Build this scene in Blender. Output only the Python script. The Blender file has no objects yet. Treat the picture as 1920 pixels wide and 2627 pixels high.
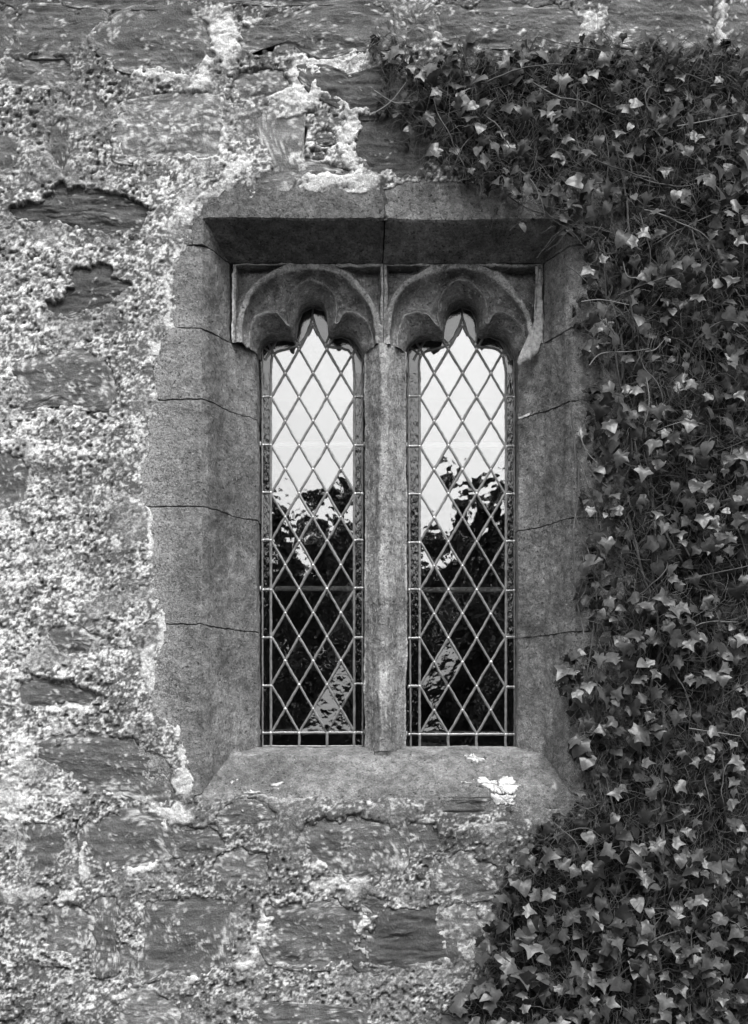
import bpy, math, random
import numpy as np
from mathutils import Vector, Matrix
rad = math.radians
random.seed(7)
rng = np.random.default_rng(7)
SC = bpy.context.scene
COL = SC.collection

# ------------------------------------------------------------------ camera, sky, sun, exposure
S = 0.0014            # metres per photograph pixel on the wall face
D = 4.5               # camera to wall face
H = 1940.0            # eye level in the photograph
EYE = 1.6
cd = bpy.data.cameras.new('camera'); cam = bpy.data.objects.new('camera', cd); COL.objects.link(cam)
cam.location = (0, -D, EYE); cam.rotation_euler = (rad(90), 0, 0)
cd.sensor_fit = 'VERTICAL'; cd.sensor_height = 36; cd.lens = 36 * D / (2627 * S)
cd.shift_y = (H - 1313.5) / 2627; cd.clip_start = .05; cd.clip_end = 1000
SC.camera = cam

SUN_EL, SUN_AZ = 57.0, 12.0       # azimuth measured from straight behind the camera towards the right
w = bpy.data.worlds.new('World'); SC.world = w; w.use_nodes = True
nt = w.node_tree; nt.nodes.clear()
o = nt.nodes.new('ShaderNodeOutputWorld'); bg = nt.nodes.new('ShaderNodeBackground')
sky = nt.nodes.new('ShaderNodeTexSky'); sky.sky_type = 'NISHITA'; sky.sun_disc = False
sky.sun_elevation = rad(SUN_EL); sky.dust_density = 5; sky.air_density = 1.4
sdir = Vector((math.sin(rad(SUN_AZ)) * math.cos(rad(SUN_EL)), -math.cos(rad(SUN_AZ)) * math.cos(rad(SUN_EL)), math.sin(rad(SUN_EL))))
sky.sun_rotation = math.atan2(sdir.x, sdir.y)
bw = nt.nodes.new('ShaderNodeRGBToBW'); bg.inputs[1].default_value = 0.15
nt.links.new(sky.outputs[0], bw.inputs[0]); nt.links.new(bw.outputs[0], bg.inputs[0]); nt.links.new(bg.outputs[0], o.inputs[0])
ld = bpy.data.lights.new('sun', 'SUN'); ld.energy = 1.35; ld.angle = rad(14); ld.color = (1, .995, .99)
sun = bpy.data.objects.new('sun', ld); COL.objects.link(sun)
sun.rotation_euler = sdir.to_track_quat('Z', 'Y').to_euler()
vs = SC.view_settings
vs.view_transform = 'Standard'; vs.look = 'None'; vs.gamma = 1; vs.use_curve_mapping = False; vs.exposure = 0.9
SC.render.engine = 'CYCLES'

# ------------------------------------------------------------------ helpers
def U(px, py, d=0.0):
    k = S * (D + d) / D
    return (( px - 960) * k, d, EYE + (H - py) * k)
def tag(o, label=None, cat=None, group=None, kind=None):
    if label: o['label'] = label
    if cat: o['category'] = cat
    if group: o['group'] = group
    if kind: o['kind'] = kind
    return o
def empty(name, loc=(0, 0, 0)):
    e = bpy.data.objects.new(name, None); e.location = loc; e.empty_display_size = .1; COL.objects.link(e); return e
def link(name, me, parent=None, mat=None):
    if mat and not me.materials: me.materials.append(mat)
    ob = bpy.data.objects.new(name, me); COL.objects.link(ob)
    if parent is not None:
        ob.parent = parent; ob.matrix_parent_inverse = Matrix.Identity(4)
        if parent.location.length > 0 and parent.parent is None: ob.location = -parent.location
    return ob
def npmesh(name, V, F, smooth=True):
    """V (n,3); F list of arrays (m,k)"""
    V = np.asarray(V, dtype=np.float32)
    if not isinstance(F, (list, tuple)): F = [F]
    F = [np.asarray(f, dtype=np.int32) for f in F if len(f)]
    me = bpy.data.meshes.new(name)
    me.vertices.add(len(V)); me.vertices.foreach_set('co', V.ravel())
    loops = np.concatenate([f.ravel() for f in F]); cnt = np.concatenate([np.full(len(f), f.shape[1]) for f in F])
    me.loops.add(len(loops)); me.loops.foreach_set('vertex_index', loops)
    st = np.concatenate([[0], np.cumsum(cnt)[:-1]]).astype(np.int32)
    me.polygons.add(len(cnt)); me.polygons.foreach_set('loop_start', st)
    me.polygons.foreach_set('use_smooth', np.full(len(cnt), smooth))
    me.update(calc_edges=True); me.validate()
    return me
class MB:
    def __init__(s): s.V = []; s.F4 = []; s.F3 = []; s.n = 0
    def add(s, V, F4=None, F3=None):
        s.V.append(np.asarray(V, float))
        if F4 is not None and len(F4): s.F4.append(np.asarray(F4) + s.n)
        if F3 is not None and len(F3): s.F3.append(np.asarray(F3) + s.n)
        s.n += len(V)
    def mesh(s, name, smooth=True):
        F = []
        if s.F4: F.append(np.concatenate(s.F4))
        if s.F3: F.append(np.concatenate(s.F3))
        return npmesh(name, np.concatenate(s.V), F, smooth)
def gridfaces(M, N):
    i = np.arange(M - 1)[:, None] * N + np.arange(N - 1)[None, :]
    return np.stack([i, i + 1, i + N + 1, i + N], -1).reshape(-1, 4)

def _h(ix, iy, iz, seed):
    h = (ix.astype(np.int64) * 374761393 + iy.astype(np.int64) * 668265263 + iz.astype(np.int64) * 2147483647 + seed * 1274126177) & 0xFFFFFFFF
    h = ((h ^ (h >> 13)) * 1274126177) & 0xFFFFFFFF
    h = ((h ^ (h >> 16)) * 2246822519) & 0xFFFFFFFF
    return ((h ^ (h >> 15)) & 0xFFFFFF) / float(0xFFFFFF)
def vn2(x, y, seed=0):
    xi = np.floor(x); yi = np.floor(y); fx = x - xi; fy = y - yi
    fx = fx * fx * (3 - 2 * fx); fy = fy * fy * (3 - 2 * fy); z = np.zeros_like(xi)
    a = _h(xi, yi, z, seed); b = _h(xi + 1, yi, z, seed); c = _h(xi, yi + 1, z, seed); e = _h(xi + 1, yi + 1, z, seed)
    return (a + (b - a) * fx) * (1 - fy) + (c + (e - c) * fx) * fy
def fbm2(x, y, seed=0, oct=3):
    t = 0; a = 1; s = 0
    for k in range(oct):
        ang = .6 + k * 1.1
        xr = x * math.cos(ang) - y * math.sin(ang); yr = x * math.sin(ang) + y * math.cos(ang)
        t = t + a * vn2(xr + 31.7 * k, yr - 17.3 * k, seed + k * 13); s += a; a *= .5; x = x * 2.03; y = y * 2.03
    return t / s
def vn3(P, seed=0):
    i = np.floor(P); f = P - i; f = f * f * (3 - 2 * f); r = 0
    for dx in (0, 1):
        for dy in (0, 1):
            for dz in (0, 1):
                wgt = (f[:, 0] if dx else 1 - f[:, 0]) * (f[:, 1] if dy else 1 - f[:, 1]) * (f[:, 2] if dz else 1 - f[:, 2])
                r = r + wgt * _h(i[:, 0] + dx, i[:, 1] + dy, i[:, 2] + dz, seed)
    return r
def vdisp(P, amps):
    """vector noise displacement, consistent between patches"""
    Q = P.copy()
    for sc, a in amps:
        for c in range(3):
            Q[:, c] += (vn3(P * sc + 11.3 * c, 40 + c) - .5) * 2 * a
    return Q
def sstep(a, b, x):
    t = np.clip((x - a) / (b - a), 0, 1); return t * t * (3 - 2 * t)
def poly_sd(x, y, poly):
    """signed distance, positive inside"""
    P = np.array(poly, float); d = np.full(x.shape, 1e9); ins = np.zeros(x.shape, bool)
    for k in range(len(P)):
        a = P[k]; b = P[(k + 1) % len(P)]; e = b - a
        wx = x - a[0]; wy = y - a[1]; t = np.clip((wx * e[0] + wy * e[1]) / (e @ e + 1e-9), 0, 1)
        d = np.minimum(d, (wx - e[0] * t) ** 2 + (wy - e[1] * t) ** 2)
        c = ((a[1] > y) != (b[1] > y)) & (x < (b[0] - a[0]) * (y - a[1]) / (b[1] - a[1] + 1e-12) + a[0]); ins ^= c
    d = np.sqrt(d); return np.where(ins, d, -d)

# ------------------------------------------------------------------ materials (the photograph is black and white: grey base colours)
class NT:
    def __init__(s, name):
        s.m = bpy.data.materials.new(name); s.m.use_nodes = True; s.t = s.m.node_tree; s.t.nodes.clear()
        s.out = s.t.nodes.new('ShaderNodeOutputMaterial'); s.geo = None
    def n(s, typ, **kw):
        nd = s.t.nodes.new('ShaderNode' + typ)
        for k, v in kw.items(): setattr(nd, k, v)
        return nd
    def l(s, a, b): s.t.links.new(a, b)
    def pos(s):
        if not s.geo: s.geo = s.n('NewGeometry')
        return s.geo.outputs['Position']
    def noise(s, scale, detail=3, rough=.55, vec=None, stretch=None, dist=0):
        t = s.n('TexNoise'); t.inputs['Scale'].default_value = scale; t.inputs['Detail'].default_value = detail
        t.inputs['Roughness'].default_value = rough; t.inputs['Distortion'].default_value = dist
        v = vec or s.pos()
        if stretch:
            mp = s.n('Mapping'); mp.inputs['Scale'].default_value = stretch; s.l(v, mp.inputs[0]); v = mp.outputs[0]
        s.l(v, t.inputs['Vector']); return t.outputs['Fac']
    def ramp(s, fac, stops):
        r = s.n('ValToRGB'); e = r.color_ramp.elements
        e[0].position, e[0].color = stops[0][0], (*[stops[0][1]] * 3, 1)
        e[1].position, e[1].color = stops[-1][0], (*[stops[-1][1]] * 3, 1)
        for p, c in stops[1:-1]:
            k = e.new(p); k.color = (c, c, c, 1)
        s.l(fac, r.inputs[0]); return r.outputs[0]
    def math(s, op, a, b=None, c=None):
        m = s.n('Math', operation=op)
        for i, v in enumerate((a, b, c)):
            if v is None: continue
            if isinstance(v, (int, float)): m.inputs[i].default_value = v
            else: s.l(v, m.inputs[i])
        return m.outputs[0]
    def mix(s, f, a, b):
        m = s.n('Mix', data_type='FLOAT')
        for sock, v in ((m.inputs[0], f), (m.inputs[2], a), (m.inputs[3], b)):
            if isinstance(v, (int, float)): sock.default_value = v
            else: s.l(v, sock)
        return m.outputs[0]
    def bsdf(s, col, rough=.85, spec=.3, bump=None, bdist=.003, bstr=1.0, metal=0):
        b = s.n('BsdfPrincipled')
        for k, v in (('Base Color', col), ('Roughness', rough)):
            if isinstance(v, (int, float)): b.inputs[k].default_value = (v, v, v, 1) if k == 'Base Color' else v
            else: s.l(v, b.inputs[k])
        b.inputs['Specular IOR Level'].default_value = spec; b.inputs['Metallic'].default_value = metal
        if bump is not None:
            bp = s.n('Bump'); bp.inputs['Distance'].default_value = bdist; bp.inputs['Strength'].default_value = bstr
            s.l(bump, bp.inputs['Height']); s.l(bp.outputs[0], b.inputs['Normal'])
        s.l(b.outputs[0], s.out.inputs[0]); return s.m

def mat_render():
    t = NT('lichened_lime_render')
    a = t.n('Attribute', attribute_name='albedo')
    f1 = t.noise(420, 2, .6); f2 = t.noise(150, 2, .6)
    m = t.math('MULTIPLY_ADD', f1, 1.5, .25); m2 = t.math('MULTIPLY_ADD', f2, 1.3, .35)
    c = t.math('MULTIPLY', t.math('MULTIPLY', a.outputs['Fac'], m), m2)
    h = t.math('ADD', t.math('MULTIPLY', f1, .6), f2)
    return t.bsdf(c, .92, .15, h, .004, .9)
def mat_rubble(tone, name):
    t = NT(name)
    big = t.noise(9, 4, .6); lay = t.noise(30, 4, .65, stretch=(.25, 1, 1.6)); fine = t.noise(330, 2, .6)
    lich = t.noise(60, 3, .7)
    c = t.math('MULTIPLY', t.ramp(big, [(.3, tone * .62), (.5, tone), (.7, tone * 1.5)]), t.ramp(lay, [(.33, .5), (.5, 1), (.68, 1.45)]))
    c = t.math('MULTIPLY', c, t.math('MULTIPLY_ADD', fine, 1.0, .5))
    c = t.mix(t.math('MULTIPLY', t.ramp(lich, [(.62, 0), (.7, 1)]), .5), c, tone * 3.0)
    h = t.math('ADD', t.math('MULTIPLY', lay, 2.0), fine)
    return t.bsdf(c, .85, .25, h, .006, .9)
def mat_dressed(tone, name, lich_thr=.68, streak=1.0, edge=.25, splash=False):
    t = NT(name)
    big = t.noise(5, 4, .6); mid = t.noise(28, 4, .6); fine = t.noise(380, 2, .65); f2 = t.noise(120, 2, .6)
    st = t.noise(16, 3, .6, stretch=(2.2, 2.2, .22)); gn = t.geo
    c = t.math('MULTIPLY', t.ramp(big, [(.3, tone * .6), (.5, tone), (.70, tone * 1.5)]), t.ramp(mid, [(.3, .62), (.5, 1), (.7, 1.38)]))
    c = t.math('MULTIPLY', c, t.ramp(st, [(.3, 1 - .14 * streak), (.6, 1 + .06 * streak)]))
    c = t.math('MULTIPLY', c, t.math('MULTIPLY_ADD', fine, 2.0, 0.0))
    c = t.math('MULTIPLY', c, t.math('MULTIPLY_ADD', f2, 1.5, .25))
    sx = t.n('SeparateXYZ'); t.l(t.pos(), sx.inputs[0])
    grime = t.ramp(t.math('MULTIPLY_ADD', sx.outputs[0], -1.0 / .30, -.56 / .30), [(0, 0), (1, 1)])   # lichen creeping in from the rendered wall
    crisp = t.noise(150, 3, .7)
    gm = t.ramp(t.math('MULTIPLY_ADD', grime, .20, crisp), [(.60, 0), (.70, 1)])
    c = t.mix(t.math('MULTIPLY', gm, t.math('MULTIPLY', grime, .9)), c, .42)
    pit = t.ramp(t.noise(105, 3, .6), [(.33, 1), (.39, 0)]); c = t.math('MULTIPLY', c, t.math('MULTIPLY_ADD', pit, -.65, 1.0))
    pt = t.ramp(gn.outputs['Pointiness'], [(.50, 0), (.53, 1)])
    c = t.math('MULTIPLY', c, t.math('MULTIPLY_ADD', pt, edge, 1.0))
    lic = t.noise(45, 5, .72); spot = t.noise(170, 2, .5)
    c = t.mix(t.math('MULTIPLY', t.ramp(lic, [(lich_thr, 0), (lich_thr + .04, 1)]), .7), c, .5)
    c = t.mix(t.math('MULTIPLY', t.ramp(spot, [(.71, 0), (.76, 1)]), .6), c, .5)
    if splash:
        sp_ = t.noise(75, 3, .6, stretch=(1, 1, .38)); c = t.mix(t.math('MULTIPLY', t.ramp(sp_, [(.615, 0), (.65, 1)]), .85), c, .5)
    h = t.math('ADD', t.math('ADD', t.math('ADD', fine, f2), t.math('MULTIPLY', mid, 1.6)), t.math('MULTIPLY', pit, -.8))
    return t.bsdf(c, .88, .2, h, .0045, 1.0)
def mat_lead(tone, name, metal=.35, rough=.42):
    t = NT(name); a = t.noise(60, 3, .6); b = t.noise(500, 2, .6)
    c = t.math('MULTIPLY', t.ramp(a, [(.3, tone * .7), (.7, tone * 1.35)]), t.math('MULTIPLY_ADD', b, .7, .65))
    return t.bsdf(c, rough, .5, b, .001, .6, metal)
def mat_glass(name, R, tint, wav_scale, wav, rough=0.0, stretch=None, bd=.001):
    t = NT(name)
    n1 = t.noise(wav_scale, 2, .5, stretch=stretch)
    bp = t.n('Bump'); bp.inputs['Distance'].default_value = bd; bp.inputs['Strength'].default_value = wav; t.l(n1, bp.inputs['Height'])
    g = t.n('BsdfGlossy'); g.inputs['Roughness'].default_value = rough; g.inputs['Color'].default_value = (1, 1, 1, 1); t.l(bp.outputs[0], g.inputs['Normal'])
    tr = t.n('BsdfTransparent'); tr.inputs['Color'].default_value = (tint, tint, tint, 1)
    mx = t.n('MixShader'); lw = t.n('Fresnel'); lw.inputs['IOR'].default_value = 1.6; t.l(bp.outputs[0], lw.inputs['Normal'])
    mx_f = t.math('ADD', lw.outputs[0], R); t.l(mx_f, mx.inputs[0]); t.l(tr.outputs[0], mx.inputs[1]); t.l(g.outputs[0], mx.inputs[2])
    t.l(mx.outputs[0], t.out.inputs[0]); return t.m
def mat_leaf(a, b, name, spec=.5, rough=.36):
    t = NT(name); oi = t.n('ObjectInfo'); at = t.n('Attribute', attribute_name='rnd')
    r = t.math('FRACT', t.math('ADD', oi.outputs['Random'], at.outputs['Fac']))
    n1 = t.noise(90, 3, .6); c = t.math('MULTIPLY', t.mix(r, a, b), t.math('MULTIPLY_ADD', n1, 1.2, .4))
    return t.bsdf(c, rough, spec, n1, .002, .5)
def mat_plain(tone, name, rough=.8, spec=.3, sc=30, var=.5):
    t = NT(name); n1 = t.noise(sc, 4, .6)
    return t.bsdf(t.math('MULTIPLY', t.math('MULTIPLY_ADD', n1, 2 * var, 1 - var), tone), rough, spec, n1, .004, .5)

M_RENDER = mat_render()
M_RUB = [mat_rubble(.075, 'dark_slate_rubble'), mat_rubble(.12, 'grey_rubble'), mat_rubble(.17, 'pale_rubble')]
M_DR = mat_dressed(.168, 'dressed_sandstone', .65); M_DRL = mat_dressed(.12, 'weathered_lintel_stone', .70)
M_HEAD = mat_dressed(.19, 'carved_sandstone', .59, .5, .6); M_MUL = mat_dressed(.24, 'mullion_stone', .64, 2.0, .5, True)
M_LEAD = mat_lead(.19, 'old_lead'); M_SOLDER = mat_lead(.6, 'solder', .5, .35)
M_GLASS = mat_glass('old_quarry_glass', .23, .92, 12, .55, .01, bd=.0019); M_GLASSD = mat_glass('dull_quarry_glass', .05, .7, 26, .8, .05, bd=.003)
M_GLASSB = mat_glass('ribbed_border_glass', .05, .55, 130, .8, .05, (1, 1, .35), .003)
M_LEAFT = mat_leaf(.016, .08, 'ivy_leaf', .5, .40); M_LEAFD = mat_leaf(.006, .02, 'ivy_leaf_painted_shade', .3, .5)  # inner leaf copy is darker: the shade within the ivy painted in
M_TEND = mat_plain(.085, 'ivy_twig', .8, .2, 60, .6); M_STEM = mat_plain(.11, 'ivy_bark', .85, .2, 40, .6)

# ------------------------------------------------------------------ ground, room behind the glass
def box_inward(name, x0, x1, y0, y1, z0, z1, mat, kind='structure'):
    V = [(x, y, z) for x in (x0, x1) for y in (y0, y1) for z in (z0, z1)]
    F = [(0, 1, 5, 4), (2, 6, 7, 3), (0, 2, 3, 1), (4, 5, 7, 6), (0, 4, 6, 2), (1, 3, 7, 5)]
    # front (y0) face left out: the window side
    F = [f for f in F if not all(abs(V[i][1] - y0) < 1e-6 for i in f)]
    ob = link(name, npmesh(name, V, np.array(F), False), None, mat); ob['kind'] = kind; return ob
gx = np.linspace(-250, 250, 60); gy = np.linspace(-260, .0, 60)
GX, GY = np.meshgrid(gx, gy); GV = np.stack([GX, GY, -.02 + .0 * GX], -1).reshape(-1, 3)
lawn = link('lawn', npmesh('lawn', GV, gridfaces(60, 60)), None, mat_plain(.045, 'mown_grass', .9, .2, 3, .4)); lawn['kind'] = 'structure'
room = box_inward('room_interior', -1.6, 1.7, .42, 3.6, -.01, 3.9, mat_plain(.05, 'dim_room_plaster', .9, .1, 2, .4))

# ------------------------------------------------------------------ the wall
WALL = empty('house_wall', (0, 0, 0))
tag(WALL, 'rough rubble stone wall with patchy lichened render around a two-light leaded stone window', 'wall', kind='thing')

# exposed rubble stones: (outline in photograph pixels, tone index, proud (+) / sunk (-) in mm)
def bb(x0, y0, x1, y1, j=.12, n=12, sq=3.2):
    cx, cy, rx, ry = (x0 + x1) / 2, (y0 + y1) / 2, (x1 - x0) / 2, (y1 - y0) / 2; out = []
    for k in range(n):
        a = 2 * math.pi * (k + .5 + random.uniform(-.25, .25)) / n; c, s_ = math.cos(a), math.sin(a)
        r = (abs(c) ** sq + abs(s_) ** sq) ** (-1 / sq) * random.uniform(1 - j, 1 + j * .5)
        out.append((cx + rx * r * c, cy + ry * r * s_))
    return out
STONES = [
    ([(335, 50), (430, 28), (500, 45), (528, 90), (535, 140), (505, 170), (470, 182), (400, 165), (350, 172), (300, 140), (275, 100)], 1, 4),
    ([(612, 110), (640, 70), (700, 62), (790, 30), (960, 22), (985, 70), (970, 115), (880, 125), (820, 138), (760, 118), (690, 112), (640, 138)], 1, 6),
    ([(806, 190), (860, 186), (900, 200), (960, 188), (1010, 200), (1012, 270), (920, 282), (880, 262), (830, 235)], 0, 9),
    ([(320, 300), (350, 275), (420, 262), (500, 246), (545, 258), (563, 300), (550, 340), (548, 392), (460, 396), (380, 400), (325, 392), (312, 340)], 2, 3),
    ([(690, 318), (775, 312), (780, 405), (850, 420), (905, 432), (890, 450), (800, 445), (760, 470), (740, 500), (690, 492), (650, 460), (700, 440)], 2, 2),
    (bb(810, 338, 858, 368), 1, -2), (bb(800, 388, 832, 408), 1, 0),
    ([(932, 300), (1060, 290), (1120, 380), (1060, 440), (950, 440), (925, 380)], 0, 5),
    ([(30, 548), (45, 528), (130, 508), (140, 472), (230, 480), (300, 488), (325, 512), (375, 532), (378, 572), (350, 592), (270, 594), (180, 580), (100, 568), (50, 568)], 0, -7),
    (bb(-20, 345, 42, 422), 1, 0), (bb(130, 315, 172, 422, .25), 1, -2),
    ([(190, 695), (250, 682), (290, 700), (300, 722), (340, 730), (300, 760), (290, 775), (240, 785), (200, 803), (140, 795), (132, 765), (190, 745)], 0, -8),
    ([(55, 945), (100, 918), (160, 908), (230, 912), (275, 930), (288, 975), (284, 1025), (225, 1035), (150, 1025), (60, 1042), (70, 1000)], 1, -4),
    (bb(-30, 1160, 72, 1300), 1, -2),
    (bb(130, 1608, 238, 1680, .3), 1, -5),
    ([(46, 1775), (60, 1755), (120, 1750), (170, 1748), (205, 1770), (250, 1786), (230, 1800), (150, 1806), (90, 1808), (60, 1800)], 1, -9),
    ([(180, 1905), (260, 1893), (330, 1900), (360, 1930), (420, 1945), (440, 1990), (445, 2030), (400, 2050), (330, 2030), (230, 2010), (150, 1960), (110, 1935)], 1, 3),
    ([(240, 2115), (290, 2100), (390, 2105), (415, 2150), (418, 2200), (330, 2222), (260, 2215), (236, 2170)], 1, 1),
    (bb(58, 2122, 146, 2236), 1, -1),
    ([(776, 2130), (800, 2110), (900, 2100), (990, 2112), (1010, 2180), (985, 2235), (900, 2252), (850, 2215), (790, 2180)], 1, 4),
    ([(985, 2325), (1060, 2335), (1125, 2330), (1135, 2400), (1128, 2460), (1040, 2468), (960, 2475), (930, 2430), (960, 2380)], 0, 2),
    ([(384, 2320), (470, 2312), (556, 2322), (568, 2400), (560, 2480), (500, 2500), (420, 2492), (362, 2505), (375, 2400)], 1, 2),
    (bb(686, 2325, 930, 2466, .1), 1, 2), (bb(240, 2300, 298, 2470, .15), 1, -1), (bb(112, 2325, 232, 2430, .15), 2, 0),
    ([(1136, 2082), (1138, 2054), (1160, 2050), (1200, 2050), (1255, 2052), (1264, 2080)], 0, 4),
    (bb(640, 2590, 900, 2680), 1, 3), (bb(1130, 2205, 1260, 2300, .2), 1, 1), (bb(560, 2060, 700, 2120, .25), 1, 1),
    (bb(1028, 26, 1112, 106), 1, 3), (bb(1122, 20, 1480, 112, .08), 1, 5), (bb(1557, -30, 1836, 112, .1), 1, 4), (bb(1862, -20, 2000, 110), 1, 4),
    (bb(20, 150, 190, 215, .2), 1, 1), (bb(40, 30, 240, 130, .15), 1, 2), (bb(-60, 20, 20, 120), 1, 2), (bb(200, -70, 480, 14, .1), 1, 5), (bb(520, -60, 900, 6, .1), 1, 6),
    (bb(600, 185, 745, 245, .2), 2, 0), (bb(440, 2120, 560, 2190, .3), 1, -1), (bb(1020, 2110, 1120, 2190, .2), 1, 1), (bb(300, 2560, 470, 2640, .2), 2, 0),
    (bb(930, 2300, 985, 2345, .2), 1, 1), (bb(1140, 2330, 1230, 2420, .2), 2, 1), (bb(560, 2180, 690, 2260, .25), 2, 0)]
# some more beyond the frame edges, for views from the side
for (x, y, a, b) in [(-330, 200, 200, 110), (-420, 500, 240, 120), (-350, 900, 210, 150), (-380, 1400, 260, 120), (-330, 1900, 230, 130), (-400, 2350, 240, 140), (200, -260, 260, 110), (700, -280, 300, 100), (1300, -250, 280, 110), (400, 2760, 260, 110), (900, 2800, 240, 100), (1800, -240, 260, 120)]:
    STONES.append((bb(x - a / 2, y - b / 2, x + a / 2, y + b / 2), 1, 2))

WINREG = [(470, 650), (452, 740), (462, 830), (430, 900), (415, 1000), (400, 1080), (376, 1170), (362, 1275), (392, 1300), (400, 1400), (402, 1500), (432, 1590), (420, 1680), (400, 1760), (392, 1800), (455, 1842), (480, 1900), (502, 2000), (512, 2040), (700, 2042), (860, 2048), (1000, 2044), (1130, 2048), (1300, 2062), (1480, 2070), (1600, 2070), (1600, 478), (1300, 478), (1050, 468), (980, 492), (900, 500), (830, 508), (760, 486), (690, 505), (620, 492), (560, 515), (520, 565), (484, 610)]
HOLE = [(600, 640), (1400, 640), (1400, 1960), (600, 1960)]
# white mortar / lichen patches  (cx, cy, rx, ry, angle deg, strength)
WHITE = [(575, 105, 42, 55, -10, 1), (540, 40, 40, 25, 0, .5), (655, 55, 25, 14, 0, .8), (820, 160, 70, 30, -20, 1), (900, 148, 70, 25, -10, 1), (790, 215, 40, 60, 10, .95), (870, 260, 60, 25, 20, .9),
         (520, 195, 20, 45, 30, .9), (440, 190, 50, 16, 10, .8), (365, 185, 35, 14, 10, .8), (740, 275, 40, 40, 0, .8), (565, 340, 14, 60, 0, .95), (610, 430, 22, 40, 20, .9), (500, 400, 60, 10, 0, .9), (815, 468, 58, 22, 0, 1.25), (925, 470, 50, 22, -10, .9), (905, 350, 30, 70, 0, .8), (810, 420, 50, 8, 5, .9),
         (550, 490, 50, 14, -25, .7), (478, 560, 16, 26, 0, .8), (470, 640, 10, 25, 0, .9), (430, 740, 8, 50, 0, .7), (445, 820, 10, 30, 10, .9), (405, 900, 10, 16, 0, .9), (400, 1020, 12, 20, 0, .8), (378, 1165, 12, 30, 10, .9), (395, 1330, 13, 70, 4, 1.1), (380, 1285, 40, 7, 8, 1.1), (395, 1400, 12, 26, 0, 1.1),
         (215, 1172, 38, 7, 0, 1), (425, 1590, 14, 30, 12, 1), (416, 1650, 9, 28, 0, 1.2), (385, 1720, 16, 60, 5, .7), (452, 1840, 14, 30, -10, 1.2), (488, 1880, 7, 34, 0, 1.2), (512, 1870, 15, 10, 0, 1), (420, 1950, 10, 22, -20, 1.1), (480, 1960, 14, 40, -10, .9), (478, 2010, 30, 34, 0, .8), (430, 2095, 58, 32, 0, 1.3), (375, 2060, 20, 10, 0, 1),
         (215, 2180, 9, 34, 8, 1), (212, 2235, 14, 22, 0, 1), (360, 2225, 40, 14, 0, 1), (150, 2040, 60, 12, 10, .5), (30, 2050, 40, 90, 0, .6), (60, 1950, 40, 60, 0, .6), (60, 1770, 20, 12, 0, 1), (90, 1800, 60, 8, 0, .7), (180, 1815, 60, 8, 0, .7), (665, 2385, 12, 70, 14, .95), (630, 2470, 22, 14, 0, .8), (820, 2215, 22, 24, 20, 1), (715, 2310, 24, 7, -8, 1.1), (520, 2322, 34, 6, 8, 1.1), (455, 2330, 5, 20, 0, 1),
         (165, 2310, 50, 9, -25, 1), (390, 2500, 40, 14, 0, 1), (490, 2515, 18, 10, 0, .9), (165, 2525, 20, 10, 0, .9), (935, 2370, 10, 30, 20, 1), (975, 2345, 20, 6, -30, 1.1), (1082, 2112, 22, 10, 0, 1.1), (1070, 2130, 12, 14, 0, 1), (1180, 2232, 22, 5, 10, 1), (1040, 2165, 14, 50, 0, .45), (1170, 2400, 22, 60, 20, .5), (1210, 2440, 40, 30, 0, .5), (1140, 2350, 26, 24, 0, .5), (870, 2270, 70, 20, 0, .7), (50, 2290, 60, 20, 0, .4), (330, 2560, 40, 16, 0, .5), (12, 2465, 26, 7, 25, 1.1), (1060, 60, 20, 50, 0, .0), (1130, 90, 25, 20, 0, .6), (1500, 60, 40, 30, 0, .7), (1600, 30, 60, 14, 0, .7), (1855, 60, 14, 60, 0, .9), (50, 60, 30, 20, 0, .4), (135, 90, 20, 16, 0, .5), (1240, 2125, 60, 10, 0, .35), (760, 2050, 120, 5, 0, .4)]
TONE = np.array([(50, 50, .30), (150, 180, .40), (50, 300, .5), (250, 260, .5), (400, 230, .56), (560, 120, .6), (600, 300, .6), (700, 200, .42), (820, 160, .7), (900, 330, .75), (450, 470, .65), (200, 450, .62), (50, 600, .64), (300, 650, .64), (430, 600, .66), (60, 850, .72), (380, 850, .58), (50, 1100, .78), (300, 1100, .6), (200, 1300, .66), (380, 1250, .62), (100, 1450, .7), (300, 1500, .62), (60, 1700, .74), (300, 1700, .6), (50, 1900, .78), (350, 1900, .5), (60, 2050, .8), (300, 2050, .5), (500, 2100, .36), (700, 2080, .38), (900, 2080, .38), (1050, 2100, .4), (650, 2200, .48), (400, 2260, .5), (150, 2280, .58), (100, 2450, .6), (100, 2580, .5), (350, 2520, .6), (500, 2300, .52), (620, 2480, .6), (800, 2520, .64), (980, 2530, .62), (1080, 2400, .58), (1180, 2300, .48), (1200, 2150, .38), (1350, 2120, .36), (1050, 2280, .46), (700, 2600, .55), (400, 2610, .5), (650, 60, .42), (1000, 60, .5), (1250, 60, .38), (1500, 60, .45), (1750, 60, .4), (1850, 100, .5), (300, 20, .3)])

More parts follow.
